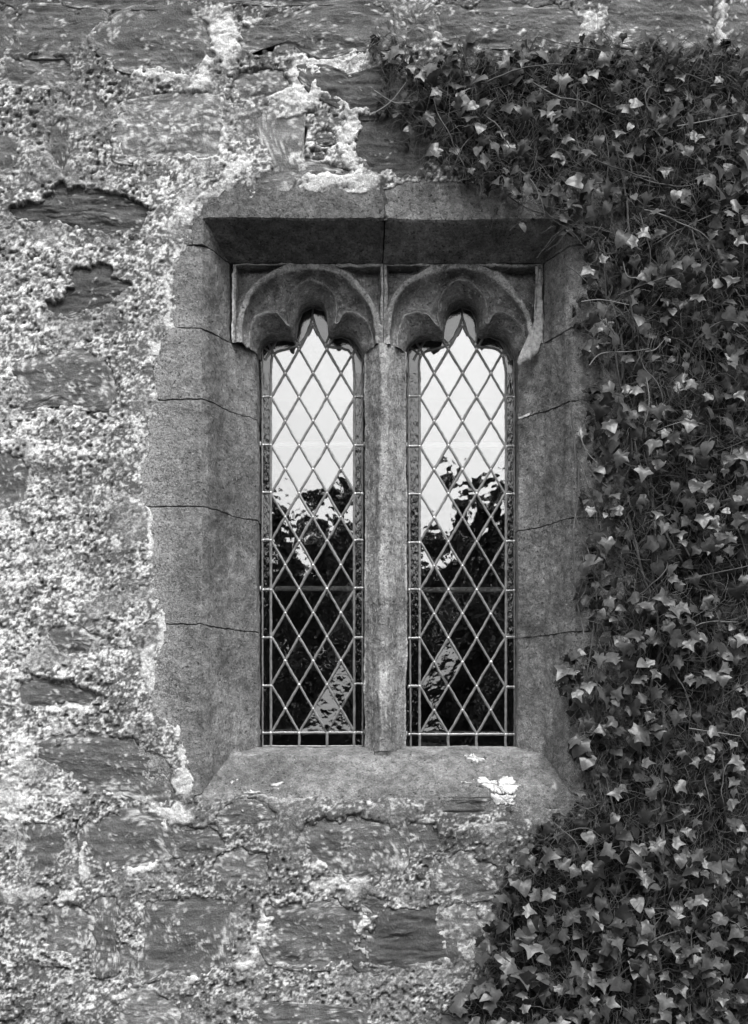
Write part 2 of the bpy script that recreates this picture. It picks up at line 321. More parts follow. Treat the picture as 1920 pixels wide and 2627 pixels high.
IVP = [(955, 118), (1010, 105), (1080, 150), (1180, 125), (1300, 135), (1420, 120), (1560, 110), (1700, 122), (1800, 110), (2150, 100), (2150, 3050), (1040, 3050), (1075, 2640), (1150, 2545), (1215, 2500), (1235, 2400), (1262, 2290), (1290, 2210), (1340, 2160), (1400, 2110), (1490, 2060), (1480, 1960), (1440, 1850), (1435, 1720), (1485, 1640), (1495, 1300), (1490, 1000), (1488, 760), (1462, 640), (1440, 585), (1300, 515), (1180, 478), (1100, 430), (1010, 330), (960, 230), (985, 170)]
def wall_surface(X, Y):
    """height towards the viewer (m) and albedo of the render at photograph pixels X, Y"""
    h = .020 * (fbm2(X / 260, Y / 200, 1, 2) - .5) + .016 * (fbm2(X / 70, Y / 55, 2, 3) - .5)
    g1 = fbm2(X / 17, Y / 14, 3, 2); g2 = vn2(X / 4.5 + Y / 30, Y / 4.1, 4); g3 = vn2(X / 9 + 5, Y / 7, 5); g4 = vn2(X / 3.3, Y / 3.1, 14)
    calm = sstep(.50, .68, fbm2(X / 95 + 9, Y / 60, 24, 3)) * .65
    h = h + .009 * (g1 - .5) + (.0030 * (g2 - .5) + .0030 * (g3 - .5) + .0016 * (g4 - .5)) * (1 - calm)
    jit = 1.0
    jx = X + 26 * (fbm2(X / 34, Y / 34, 6, 3) - .5) * 2; jy = Y + 22 * (fbm2(X / 34, Y / 34, 7, 3) - .5) * 2
    jx = jx + 7 * (vn2(X / 7, Y / 7, 8) - .5); jy = jy + 7 * (vn2(X / 7, Y / 7, 9) - .5)
    # tone
    Wt = np.zeros_like(X); T = np.zeros_like(X)
    for (tx, ty, tv) in TONE:
        q = 1 / (((X - tx) ** 2 + (Y - ty) ** 2) ** 1.3 + 4e4); Wt += q; T += q * tv
    T = T / Wt + .30 * (fbm2(X / 85, Y / 60, 12, 3) - .5)
    sp = .34 * g2 + .26 * g3 + .16 * g4 + .24 * fbm2(X / 30, Y / 24, 18, 2)
    T = T - .03 * sstep(2060, 2160, Y) - .12 * (1 - sstep(60, 260, Y))  # dimmer top edge: falloff and overhang shade painted into the tone
    light = sstep(-.05, .22, sp - (.665 - .33 * T))
    alb = (.055 + .085 * T) + (.42 + .20 * T) * light * (.60 + .8 * vn2(X / 4.6, Y / 4.4, 19))
    alb = alb * (1 - calm) + calm * (.07 + .20 * T) * (.4 + .6 * g1 + .55 * g2)
    pit = sstep(.70, .80, vn2(X / 9, Y / 9, 16)) * sstep(.42, .6, vn2(X / 60, Y / 60, 17) * .6 + g1 * .5)
    h = h - .007 * pit; alb = alb * (1 - .6 * pit)
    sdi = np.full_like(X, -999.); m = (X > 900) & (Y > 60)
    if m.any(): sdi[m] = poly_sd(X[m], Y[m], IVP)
    alb = alb * (1 - .82 * sstep(0, 45, sdi + 60 * (g1 - .5)))     # shade behind the ivy painted into the render, with some rootlet stain
    # white mortar
    wm = np.zeros_like(X)
    for (cx, cy, rx, ry, an, st) in WHITE:
        if st <= 0: continue
        R_ = max(rx, ry) * 2.6 + 30
        m = (np.abs(X - cx) < R_) & (np.abs(Y - cy) < R_)
        if not m.any(): continue
        ca, sa = math.cos(rad(an)), math.sin(rad(an)); ux = jx[m] - cx; uy = jy[m] - cy
        q = np.sqrt(((ux * ca + uy * sa) / (rx * 1.1)) ** 2 + ((-ux * sa + uy * ca) / (ry * 1.1)) ** 2)
        wm[m] = np.maximum(wm[m], (1 - sstep(.72, 1.15, q)) * st)
    wk = np.clip(wm * (.62 + .75 * g1), 0, 1)
    alb = alb * (1 - wk) + .60 * wk * (.70 + .5 * g2)
    h = h + .004 * wk
    # exposed stones
    for (poly, tn, pr) in STONES:
        P = np.array(poly); lo = P.min(0) - 50; hi = P.max(0) + 50
        m = (X > lo[0]) & (X < hi[0]) & (Y > lo[1]) & (Y < hi[1])
        if not m.any(): continue
        js = min(1.0, (hi - lo - 100).min() / 110)
        sd = poly_sd(X[m] + (jx[m] - X[m]) * js, Y[m] + (jy[m] - Y[m]) * js, poly)
        wd = 5 if tn == 0 else 17
        h[m] = h[m] - .05 * sstep(-wd, wd, sd) + .004 * sstep(-22, -4, sd) * (1 - sstep(-4, 3, sd))
        e = sstep(-10, 0, sd); alb[m] = alb[m] * (1 - .45 * e)
    m = (X > 180) & (X < 1800) & (Y > 300) & (Y < 2300)
    win = np.full_like(X, -999.)
    if m.any():
        sd = poly_sd(X[m] * .55 + jx[m] * .45, Y[m] * .55 + jy[m] * .45, WINREG)
        bl = sstep(-150, -50, sd)
        h[m] = h[m] * (1 - .6 * bl) + .011 * bl - .010 * sstep(-45, -3, sd) - .08 * sstep(-4, 6, sd); win[m] = sd
        cov = sstep(-60, -4, sd) * .0
        alb[m] = alb[m] * (1 - cov)
    return h, alb, win

def wall_grid(name, x0, x1, y0, y1, st, skip=None, parent=WALL):
    xs = np.arange(x0, x1 + st * .5, st); ys = np.arange(y0, y1 + st * .5, st)
    X, Y = np.meshgrid(xs, ys); h, a, win = wall_surface(X, Y)
    V = np.stack([(X - 960) * S, -h, EYE + (H - Y) * S], -1).reshape(-1, 3)
    F = gridfaces(len(ys), len(xs))[:, ::-1]
    cx = X[:-1, :-1].ravel(); cy = Y[:-1, :-1].ravel()
    keep = ~(((win[:-1, :-1].ravel() > 28) & (cx > 400)))
    if skip: keep &= ~((cx >= skip[0]) & (cx < skip[1]) & (cy >= skip[2]) & (cy < skip[3]))
    me = npmesh(name, V, F[keep]); at = me.attributes.new('albedo', 'FLOAT', 'POINT')
    at.data.foreach_set('value', a.ravel().astype(np.float32)) if len(at.data) == a.size else None
    return link(name, me, parent, M_RENDER)
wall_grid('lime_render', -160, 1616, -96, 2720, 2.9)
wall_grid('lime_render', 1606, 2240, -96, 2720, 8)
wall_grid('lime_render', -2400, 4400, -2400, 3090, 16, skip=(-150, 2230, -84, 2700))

def mat_stone(name, spec=.25):
    t = NT(name); a = t.n('Attribute', attribute_name='albedo')
    lay = t.noise(40, 4, .65, stretch=(.3, 1, 1.3)); fine = t.noise(400, 2, .65); f2 = t.noise(140, 2, .6)
    c = t.math('MULTIPLY', a.outputs['Fac'], t.math('MULTIPLY_ADD', fine, 1.5, .25))
    c = t.math('MULTIPLY', c, t.math('MULTIPLY_ADD', f2, 1.0, .5)); c = t.math('MULTIPLY', c, t.ramp(lay, [(.3, .7), (.5, 1), (.7, 1.25)]))
    h = t.math('ADD', t.math('MULTIPLY', lay, 1.2), t.math('ADD', fine, f2))
    return t.bsdf(c, .87, spec, h, .004, .9)
M_STONE = mat_stone('weathered_rubble')
def stone_mesh(poly, tn, pr, seed):
    P = np.array(poly, float); c = P.mean(0); n = len(P); out = []
    size = np.abs(P - c).mean(); ns = max(8, int(size / 6))
    for k in range(n):
        p0, p1, p2, p3 = P[k - 1], P[k], P[(k + 1) % n], P[(k + 2) % n]
        for t in np.arange(0, 1, 1 / ns):
            out.append(.5 * (2 * p1 + (p2 - p0) * t + (2 * p0 - 5 * p1 + 4 * p2 - p3) * t * t + (3 * p1 - p0 - 3 * p2 + p3) * t ** 3))
    O = np.array(out); m = len(O); ext = 22 / max(20, size) * min(1, size / 45)
    nr = int(np.clip(size * 1.7 / 3.2, 14, 60)); rr = np.concatenate([np.linspace(.02, 1 + ext, nr), [1 + ext * 1.05]])
    lamin = (.75, .3, .25)[tn]; base = (.08, .115, .16)[tn]; V = []; A = []
    for k, r in enumerate(rr):
        q = c + (O - c) * r; x, y = q[:, 0], q[:, 1]
        hh = pr * .001 + .016 * (fbm2(x / 70 + seed, y / 45, seed, 3) - .5) + .012 * lamin * (fbm2(x / 60, y / 9 + seed, seed + 3, 2) - .5)
        yy = y + 18 * (fbm2(x / 80, y / 60, seed + 21, 2) - .5) * 2
        steps = vn2(x / 130 + seed * 3, yy / 24, seed + 5); hh = hh + .009 * lamin * (np.round(steps * 3) / 3 - .5)
        hh = hh + .007 * (np.round(fbm2(x / 55, y / 42, seed + 51, 2) * 7) / 7 - .5)
        g = fbm2(x / 14, y / 12, seed + 30, 2); g2 = vn2(x / 4.8, y / 4.4, seed + 31); g3 = vn2(x / 8.5, y / 7, seed + 32)
        hh = hh + .004 * (g - .5) + .0024 * (g2 - .5) + .002 * (g3 - .5) - .004 * sstep(.75, 1, r)
        a = base * (.55 + .9 * fbm2(x / 45 + seed, y / 30, seed + 33, 3)) * (.75 + .5 * fbm2(x / 70, y / 10, seed + 34, 2))
        amt = (.25, .55, .66)[tn] - .12 * (c[1] < 140) + .30 * (fbm2(x / 60, y / 50, seed + 35, 2) - .5) * 2 + .18 * sstep(.7, 1.05, r)
        li = sstep(0, .2, .36 * g2 + .3 * g3 + .34 * g - (.80 - .42 * amt)); a = a * (1 - li) + .46 * li * (.7 + .6 * g3)
        if k == len(rr) - 1: hh = hh - .07
        V.append(np.stack([(x - 960) * S, -hh, EYE + (H - y) * S], -1)); A.append(a)
    V = np.concatenate(V); A = np.concatenate(A); F = []; i = np.arange(m); j = (i + 1) % m
    for k in range(len(rr) - 1): F.append(np.stack([k * m + i, k * m + j, (k + 1) * m + j, (k + 1) * m + i], -1))
    V = np.concatenate([V, [[(c[0] - 960) * S, V[:m, 1].mean(), EYE + (H - c[1]) * S]]]); A = np.concatenate([A, [base]])
    me = npmesh('stone', V, [np.concatenate(F), np.stack([i, np.full(m, len(V) - 1), j], -1)])
    at = me.attributes.new('albedo', 'FLOAT', 'POINT'); at.data.foreach_set('value', A.astype(np.float32)); return me
for k, (poly, tn, pr) in enumerate(STONES):
    link('stone', stone_mesh(poly, tn, pr, 50 + k), WALL, M_STONE)

# ------------------------------------------------------------------ dressed window surround
d1, d2, d3 = .163, .263, .350
AMP = [(7, .005), (30, .0026), (90, .0016), (170, .0009)]
def X_(px, d): return (px - 960) * S * (D + d) / D
def Z_(py, d): return EYE + (H - py) * S * (D + d) / D
def quad(mb, a, b, c, d, st=.0055):
    """bilinear patch a-b-c-d subdivided to about st metres"""
    a, b, c, d = map(lambda p: np.array(p, float), (a, b, c, d))
    nu = max(1, int(max(np.linalg.norm(b - a), np.linalg.norm(c - d)) / st)); nv = max(1, int(max(np.linalg.norm(d - a), np.linalg.norm(c - b)) / st))
    u = np.linspace(0, 1, nu + 1)[None, :, None]; v = np.linspace(0, 1, nv + 1)[:, None, None]
    P = (a * (1 - u) + b * u) * (1 - v) + (d * (1 - u) + c * u) * v
    mb.add(P.reshape(-1, 3), gridfaces(nv + 1, nu + 1))
def rnd(prof, r0=.007, first=None):
    """soften interior corners of a (x,d) polyline"""
    out = [prof[0]]
    for k in range(1, len(prof) - 1):
        r = first if (first and k == 1) else r0
        p = np.array(prof[k]); a = np.array(prof[k - 1]); b = np.array(prof[k + 1])
        ta = p + (a - p) / np.linalg.norm(a - p) * r; tb = p + (b - p) / np.linalg.norm(b - p) * r
        out += [tuple(ta), tuple(.25 * ta + .5 * p + .25 * tb), tuple(tb)]
    return out + [prof[-1]]
def sweep_z(mb, prof, zlo, zhi, flip=False, first=None):
    """vertical sweep; zlo/zhi are functions of (x, d)"""
    pr = rnd(prof, .007, first)
    for k in range(len(pr) - 1):
        p, q = pr[k], pr[k + 1]
        c = [(p[0], p[1], zlo(*p)), (q[0], q[1], zlo(*q)), (q[0], q[1], zhi(*q)), (p[0], p[1], zhi(*p))]
        if flip: c = [c[1], c[0], c[3], c[2]]
        quad(mb, *c)
def finish(mb, name, mat, label=None, amp=AMP):
    mb.V = [vdisp(v, amp) for v in mb.V]
    ob = link(name, mb.mesh(name), WALL, mat)
    if label: ob['label'] = label
    return ob
GAP = .0024
# levels of the bed joints (photograph pixels above eye level at the face)
def lv(l): return EYE + l * S
LIN = 1311; HEADJ = 1100
ZSILL0, ZSILL2 = Z_(2037, 0), Z_(1917, d2)
ZSILL1 = Z_(1936, d1)
def zsill(x, d):
    if d < d1: return ZSILL0 + (ZSILL1 - ZSILL0) * max(0, d / d1)
    return ZSILL1 + (ZSILL2 - ZSILL1) * min(1, (d - d1) / (d2 - d1)) + max(0, d - d2) * .05
ZL0 = Z_(565, 0); ZL1 = Z_(675, d1)
def zlin(x, d): return ZL0 + (ZL1 - ZL0) * min(1, max(0, d / d1))
sides = {}
for side in (0, 1):
    if side == 0:
        xo, x0, x1, x2 = X_(330, 0), X_(520, 0), X_(590, d1), X_(661, d2); lev = [1100, 915, 642, 338]
    else:
        xo, x0, x1, x2 = X_(1640, 0), X_(1466, 0), X_(1396, d1), X_(1329, d2); lev = [1100, 913, 612, 322]
    sides[side] = (xo, x0, x1, x2)
    tops = [LIN] + lev; bots = lev + [None]
    for k in range(5):
        mb = MB(); jit = random.uniform(-.002, .002)
        if side == 0: xo = X_((425, 400, 350, 350, 360)[k], 0)
        wv = lambda x, d, L: float(vn3(np.array([[x * 38, d * 38, L * .7]]), 9)[0])
        top = lambda x, d, L=tops[k]: lv(L) - GAP * (.1 + 1.9 * wv(x, d, L))
        bot = (lambda x, d, L=bots[k]: lv(L) + GAP * (.1 + 1.6 * wv(x + 3, d, L))) if bots[k] else (lambda x, d: zsill(x, d) - .004)
        if k == 0:
            prof = [(xo, jit), (x0, jit), (x1, d1), (x1, d3)]
        else:
            prof = [(xo, jit), (x0, jit), (x1, d1), (x2, d2), (x2, d3 + .06)]
        # block with its bed faces
        sweep_z(mb, prof, bot, top, False, .034)
        pr = rnd(prof, .007, .034)
        for zf, s_ in ((top, 1), (bot, -1)):
            for a in range(len(pr) - 1):
                p, q = pr[a], pr[a + 1]; xb = xo
                quad(mb, (p[0], p[1], zf(*p)), (q[0], q[1], zf(*q)), (xb, q[1] + .03, zf(*q)), (xb, p[1] + .03, zf(*p)), .04)
        finish(mb, 'jamb_stone', M_DR)
# two lintel stones with mitred lower corners
xm = X_(984, 0); xm1 = X_(984, d1)
ztop = Z_(440, 0)
for side in (0, 1):
    xo, x0, x1, x2 = sides[side]; sg = 1 if side == 0 else -1
    if side == 0: xo = X_(430, 0)
    mb = MB(); e = xm - sg * GAP; y0 = -.003 if side == 0 else .003
    q4 = lambda *c: quad(mb, *(c if side == 0 else (c[1], c[0], c[3], c[2])))
    # front face in three strips: left of arris, above chamfer
    q4((xo, y0, ZL0), (x0, y0, ZL0), (x0, y0, ztop), (xo, y0, ztop))
    q4((x0, y0, ZL0 + .006), (e, y0, ZL0 + .006), (e, y0, ztop), (x0, y0, ztop))
    q4((x0, y0, ZL0 + .006), (e, y0, ZL0 + .006), (e, y0 + .006, ZL0), (x0, y0 + .006, ZL0))
    q4((xo, y0, lv(LIN) + GAP), (x0, y0, lv(LIN) + GAP), (x0, y0, ZL0), (xo, y0, ZL0))
    # soffit chamfer
    q4((x0, y0 + .006, ZL0), (e, y0 + .006, ZL0), (e, d1, ZL1), (x1, d1, ZL1))
    q4((x1, d1, ZL1), (e, d1, ZL1), (e, d1 + .05, ZL1 - .001), (x1, d1 + .05, ZL1 - .001))
    # corner of the jamb splay carried on the lintel stone
    q4((x0, y0, lv(LIN) + GAP), (x1, d1, lv(LIN) + GAP), (x1, d1, max(ZL1, lv(LIN) + GAP + .001)), (x0, y0, ZL0))
    quad(mb, (e, y0, ztop), (e, y0, ZL0), (e, d1, ZL1), (e, d1, ztop), .03)
    quad(mb, (xo, y0, lv(LIN) + GAP), (x0, y0, lv(LIN) + GAP), (x1, d1, lv(LIN) + GAP), (xo, d1, lv(LIN) + GAP), .03)
    finish(mb, 'lintel_stone', M_DRL if side == 0 else M_DR, 'rougher left-hand lintel stone' if side == 0 else 'smoother right-hand lintel stone')
# mortar in the joint between the lintel stones
mb = MB(); 
quad(mb, (xm - .012, -.001, ZL0), (xm + .012, -.001, ZL0), (xm + .012, -.001, Z_(455, 0)), (xm - .012, -.001, Z_(455, 0)), .004)
finish(mb, 'joint_mortar', mat_plain(.06, 'dark_joint_mortar', .95, .1, 90, .6), None, [(60, .006), (200, .002)])
# bedding mortar behind the jamb joints
M_BED = mat_plain(.07, 'bed_mortar', .95, .1, 90, .6)
for side in (0, 1):
    xo, x0, x1, x2 = sides[side]; mb = MB(); o_ = .006
    sg = -1 if side == 0 else 1
    if side == 0: xo = X_(440, 0)
    pr = [(xo, o_), (x0 + sg * .003, o_), (x1 + sg * .007, d1), (x1 + sg * .007, d1 + .02)]
    sweep_z(mb, pr, lambda x, d: lv(1105), lambda x, d: lv(LIN + 14), False, .040)
    pr = [(xo, o_), (x0 + sg * .003, o_), (x1 + sg * .006, d1), (x2 + sg * .006, d2), (x2 + sg * .006, d3)]
    sweep_z(mb, pr, lambda x, d: lv(60), lambda x, d: lv(1108), False, .040)
    finish(mb, 'bed_mortar', M_BED)
# white pointing beside the carved heads
M_WHITE = mat_plain(.48, 'white_pointing', .95, .1, 160, .9); M_POINT = mat_plain(.33, 'lime_pointing', .95, .1, 70, 1.2)
def pointing(pts, w, d, name='pointing'):
    mb = MB(); P = [np.array((X_(a, d), d - .004, Z_(b, d))) for a, b in pts]
    for k in range(len(P) - 1):
        t = P[k + 1] - P[k]; n = np.array((-t[2], 0, t[0])); n = n / np.linalg.norm(n) * w * S / 2
        quad(mb, P[k] - n, P[k] + n, P[k + 1] + n, P[k + 1] - n, .003)
    V = np.concatenate(mb.V); 
    mb.V = [v + np.stack([(vn3(v * 90, 3) - .5) * .006, (vn3(v * 110, 4) - .5) * .008, (vn3(v * 90, 5) - .5) * .006], -1) for v in mb.V]
    return link(name, mb.mesh(name), WALL, M_WHITE)
pointing([(599, 700), (599, 780), (597, 872)], 5, d1)
# sill
mb = MB(); xl0, xr0 = X_(500, 0), X_(1486, 0); xl1, xr1 = X_(560, d3), X_(1430, d3)
xl, xr = X_(470, 0), X_(1560, 0)
sp = [(0.0, 0.0)]
fy = .002
quad(mb, (xl, fy, Z_(2130, 0)), (xr, fy, Z_(2130, 0)), (xr, fy, ZSILL0 - .022), (xl, fy, ZSILL0 - .022))
quad(mb, (xl, fy, ZSILL0 - .022), (xr, fy, ZSILL0 - .022), (xr, fy + .006, ZSILL0 - .006), (xl, fy + .006, ZSILL0 - .006))
quad(mb, (xl, fy + .006, ZSILL0 - .006), (xr, fy + .006, ZSILL0 - .006), (xr, .026, zsill(0, .026)), (xl, .026, zsill(0, .026)))
ze = zsill(0, .026)
quad(mb, (xl, .026, ze), (xr, .026, ze), (xr, d1, ZSILL1), (xl, d1, ZSILL1))
quad(mb, (xl, d1, ZSILL1), (xr, d1, ZSILL1), (xr, d2, ZSILL2), (xl, d2, ZSILL2))
quad(mb, (xl, d2, ZSILL2), (xr, d2, ZSILL2), (xr, d3 + .08, ZSILL2 + .004), (xl, d3 + .08, ZSILL2 + .004))
finish(mb, 'sill_stone', M_DR)
# white lichen crusts on the sill
def crust(pts, plane=None, mat=None):
    """thin lumpy crust lying on the sill or wall; pts are (x, y) photograph pixels on its outline"""
    P = np.array(pts, float); c = P.mean(0); n = len(P); out = []
    for k in range(n):
        for t in (0, .17, .34, .5, .67, .84):
            q = P[k] * (1 - t) + P[(k + 1) % n] * t; out.append(q + rng.uniform(-3, 3, 2))
    O = np.array(out); m = len(O); V = []
    for r, hh in ((.05, .004), (.35, .005), (.65, .0045), (.88, .004), (1.0, .002), (1.03, -.003)):
        for q in c + (O - c) * r:
            X, Y = q
            if plane is not None:
                V.append((X_(X, plane), plane - hh, Z_(Y, plane))); continue
            if Y < 2037:   # on the slope
                d = d1 * (2037 - Y) / (2037 - 1936) if Y > 1936 else d1 + (d2 - d1) * (1936 - Y) / 19; zz = Z_(Y, d); yy = d
                V.append((X_(X, d), yy - hh * .7, zz + hh * .7))
            else: V.append((X_(X, 0), .0 - hh, Z_(Y, 0)))
    V = np.array(V); V += (rng.random(V.shape) - .5) * .002
    i = np.arange(m); j = (i + 1) % m; F = [np.stack([k * m + i, (k + 1) * m + i, (k + 1) * m + j, k * m + j], -1) for k in range(5)]
    return link('lichen_crust', npmesh('lichen_crust', V, np.concatenate(F)), WALL, mat or M_WHITE)
crust([(1178, 2008), (1195, 2004), (1205, 1995), (1245, 1996), (1225, 2004), (1255, 2006), (1280, 2002), (1296, 1992), (1318, 1994), (1322, 2010), (1340, 2014), (1322, 2026), (1310, 2036), (1300, 2036), (1280, 2034), (1262, 2030), (1240, 2018), (1200, 2014)])
crust([(1260, 2038), (1300, 2038), (1322, 2040), (1315, 2056), (1322, 2062), (1300, 2066), (1280, 2062), (1272, 2066)])
for p in ([(1192, 1940), (1215, 1935), (1225, 1944), (1244, 1950), (1222, 1956), (1200, 1948)], [(620, 2034), (650, 2028), (672, 2034), (640, 2036)], [(548, 1950), (560, 1946), (568, 1958), (560, 1970), (550, 1962)], [(556, 1908), (566, 1910), (562, 1922), (554, 1918)], [(510, 1975), (520, 1980), (516, 2000), (505, 2010), (500, 1990)], [(590, 2000), (615, 1996), (610, 2006), (590, 2012)], [(690, 2012), (730, 2008), (715, 2018)], [(534, 1938), (541, 1935), (542, 1950), (535, 1952)]):
    crust(p)

# mullion: blunt ridge, chamfers, square return to the glass
xa, xb = X_(936, d2), X_(1044, d2); ra, rb = X_(977, d1), X_(992, d1)
prof = [(xa, d3 + .05), (xa, d2), (xa + .006, d2 - .006), (ra, d1), (rb, d1), (xb - .006, d2 - .006), (xb, d2), (xb, d3 + .05)]
mb = MB(); sweep_z(mb, prof, lambda x, d: zsill(x, d) - .01, lambda x, d: lv(HEADJ) - .001, False)
finish(mb, 'mullion', M_MUL)
mb = MB()   # squared foot of the mullion
fa, fb = X_(962, d1), X_(1004, d1)
prof = [(fa, d2), (fa, d1 - .004), (fb, d1 - .004), (fb, d2)]
sweep_z(mb, prof, lambda x, d: zsill(x, d) - .01, lambda x, d: zsill(x, d) + .012, False)
quad(mb, (fa, d1 - .004, zsill(0, d1) + .012), (fb, d1 - .004, zsill(0, d1) + .012), (fb, d2, zsill(0, d2) + .012), (fa, d2, zsill(0, d2) + .012))
finish(mb, 'mullion_foot', M_DRL)

# carved cinquefoil heads -------------------------------------------------
K1 = [(661, 905), (664, 888), (672, 872), (687, 859), (706, 853), (725, 852), (742, 854), (753, 856), (757, 850), (759, 832), (761, 812), (765, 796), (774, 780), (787, 770), (801, 767), (816, 768), (829, 776), (838, 789), (841, 805), (842, 825), (843, 840), (850, 848), (862, 847), (875, 845), (890, 848), (905, 857), (918, 873), (927, 890), (936, 908)]
K2 = [(640, 890), (640, 858), (644, 835), (654, 812), (670, 803), (696, 800), (715, 806), (735, 832), (744, 836), (741, 815), (740, 790), (745, 765), (757, 742), (775, 725), (798, 717), (822, 724), (843, 738), (857, 757), (863, 778), (864, 800), (860, 826), (868, 828), (880, 806), (897, 799), (918, 806), (935, 820), (950, 840), (957, 865), (960, 890)]
K4 = [(622, 880), (622, 840), (628, 800), (641, 761), (655, 742), (672, 723), (690, 711), (706, 703), (720, 697), (735, 693), (748, 691), (762, 690), (777, 689), (790, 689), (805, 689), (820, 690), (836, 693), (852, 697), (868, 703), (885, 711), (900, 722), (912, 734), (922, 747), (932, 760), (942, 777), (950, 795), (957, 818), (962, 842), (966, 880)]
KB = [(597, 880), (597, 840), (597, 800), (597, 762), (597, 730), (597, 705), (597, 677), (640, 677), (680, 677), (710, 677), (735, 677), (757, 677), (777, 677), (790, 677), (805, 677), (820, 677), (836, 677), (854, 677), (873, 677), (893, 677), (920, 677), (950, 677), (983, 677), (983, 710), (983, 740), (983, 775), (983, 818), (983, 842), (983, 880)]
def cr(K, n=4):
    P = np.array(K, float); out = []
    for k in range(len(P) - 1):
        p0 = P[max(0, k - 1)]; p1 = P[k]; p2 = P[k + 1]; p3 = P[min(len(P) - 1, k + 2)]
        for t in np.arange(0, 1, 1 / n):
            out.append(.5 * (2 * p1 + (p2 - p0) * t + (2 * p0 - 5 * p1 + 4 * p2 - p3) * t * t + (3 * p1 - p0 - 3 * p2 + p3) * t ** 3))
    return np.array(out + [P[-1]])
def lin(K, n=4):
    P = np.array(K, float); out = []
    for k in range(len(P) - 1):
        for t in np.arange(0, 1, 1 / n): out.append(P[k] * (1 - t) + P[k + 1] * t)
    return np.array(out + [P[-1]])
def mapx(side, x):
    return x if side == 0 else 1183 + (x - 798) * 1.04
def mapb(side, x):
    return x if side == 0 else 985 + (x - 597) * (1394 - 985) / (983 - 597)
OUT = {}
def carved_head(side):
    c1, c2, c4, cb = cr(K1, 6), cr(K2, 6), cr(K4, 6), lin(KB, 6)
    for c in (c1, c2, c4): c[:, 0] = mapx(side, c[:, 0])
    cb[:, 0] = mapb(side, cb[:, 0])
    def W(c, d):
        d = np.broadcast_to(d, len(c)); k = S * (D + d) / D
        return np.stack([(c[:, 0] - 960) * k, d, EYE + (H - c[:, 1]) * k], -1)
    w1 = W(c1, d2); w2 = W(c2, d1 + .030); w4 = W(c4, d1); wb = W(cb, d1)
    OUT[side] = w1.copy()
    gl = w1.copy(); gl[:, 1] = d3 + .06
    rows = [gl, w1 + np.array((0, .03, 0)), w1 + np.array((0, .004, 0))]
    def lerp(a, b, t, dep=None):
        p = a * (1 - t) + b * t
        if dep is not None: p[:, 1] = dep
        return p
    # hollow chamfer of the foils
    for t, dd in ((.04, -.004), (.25, -.022), (.5, -.037), (.75, -.053), (.93, -.066)): rows.append(lerp(w1, w2, t, d2 + dd))
    rows.append(w2)
    gap = np.linalg.norm((w4 - w2)[:, [0, 2]], axis=1); dep = np.clip(gap / .06, 0, 1)
    for t, a in ((.1, .012), (.3, .028), (.55, .034), (.75, .028), (.88, .014), (.95, .003)):
        p = lerp(w2, w4, t); p[:, 1] += a * dep * 1.35; rows.append(p)
    rows.append(w4)
    g = np.linalg.norm((wb - w4)[:, [0, 2]], axis=1); sk = np.clip((g - .030) / .05, 0, 1)
    for a in (.008, .018):
        t = np.clip(a / g, 0, 1)[:, None]; p = w4 * (1 - t) + wb * t; rows.append(p)
    t = np.clip(.024 / g, 0, 1)[:, None]; p = w4 * (1 - t) + wb * t; p[:, 1] += .034 * sk; rows.append(p)
    t = np.clip(1 - .018 / g, .05, 1)[:, None]; t = np.maximum(t, np.clip(.025 / g, 0, 1)[:, None]); p = w4 * (1 - t) + wb * t; p[:, 1] += .055 * sk; rows.append(p)
    t = np.clip(1 - .012 / g, 0, 1)[:, None]; t = np.maximum(t, np.clip(.026 / g, 0, 1)[:, None]); p = w4 * (1 - t) + wb * t; rows.append(p)
    rows.append(wb); back = wb.copy(); back[:, 1] += .06; rows.append(back)
    # refine between rows
    R2 = []
    for a, b in zip(rows[:-1], rows[1:]):
        n = max(1, int(np.linalg.norm(a - b, axis=1).max() / .007))
        for k in range(n): R2.append(a + (b - a) * k / n)
    R2.append(rows[-1]); P = np.array(R2); M_, N_ = P.shape[:2]
    V = vdisp(P.reshape(-1, 3), [(10, .0042), (40, .0028), (150, .0012)])
    me = npmesh('tracery_head', V, gridfaces(M_, N_))
    ob = link('tracery_head', me, WALL, M_HEAD)
    # springing blocks under the arch, down to the bed joint
    mb = MB(); 
    zb = lv(HEADJ) + .001
    for (pe, ps, first) in ((P[:, 0], 0, True), (P[:, -1], 0, False)):
        pe = pe[2:]
        Q = np.stack([pe, np.stack([pe[:, 0], pe[:, 1], np.full(len(pe), zb)], -1)])
        t = np.linspace(0, 1, 4)[:, None, None]; G = Q[0][None] * (1 - t) + Q[1][None] * t
        mb.add(G.reshape(-1, 3), gridfaces(4, len(pe)))
    mb.V = [vdisp(v, [(10, .0042), (40, .0028), (150, .0012)]) for v in mb.V]
    link('springer', mb.mesh('springer'), WALL, M_HEAD)
carved_head(0); carved_head(1)
crust([(1376, 690), (1388, 688), (1390, 760), (1392, 830), (1392, 870), (1380, 905), (1350, 925), (1332, 938), (1328, 920), (1345, 895), (1366, 868), (1376, 830), (1374, 790), (1382, 760), (1380, 720)], d1 - .001, M_POINT)
pointing([(1330, 1074), (1350, 1066), (1375, 1056)], 5, d2 - .045)

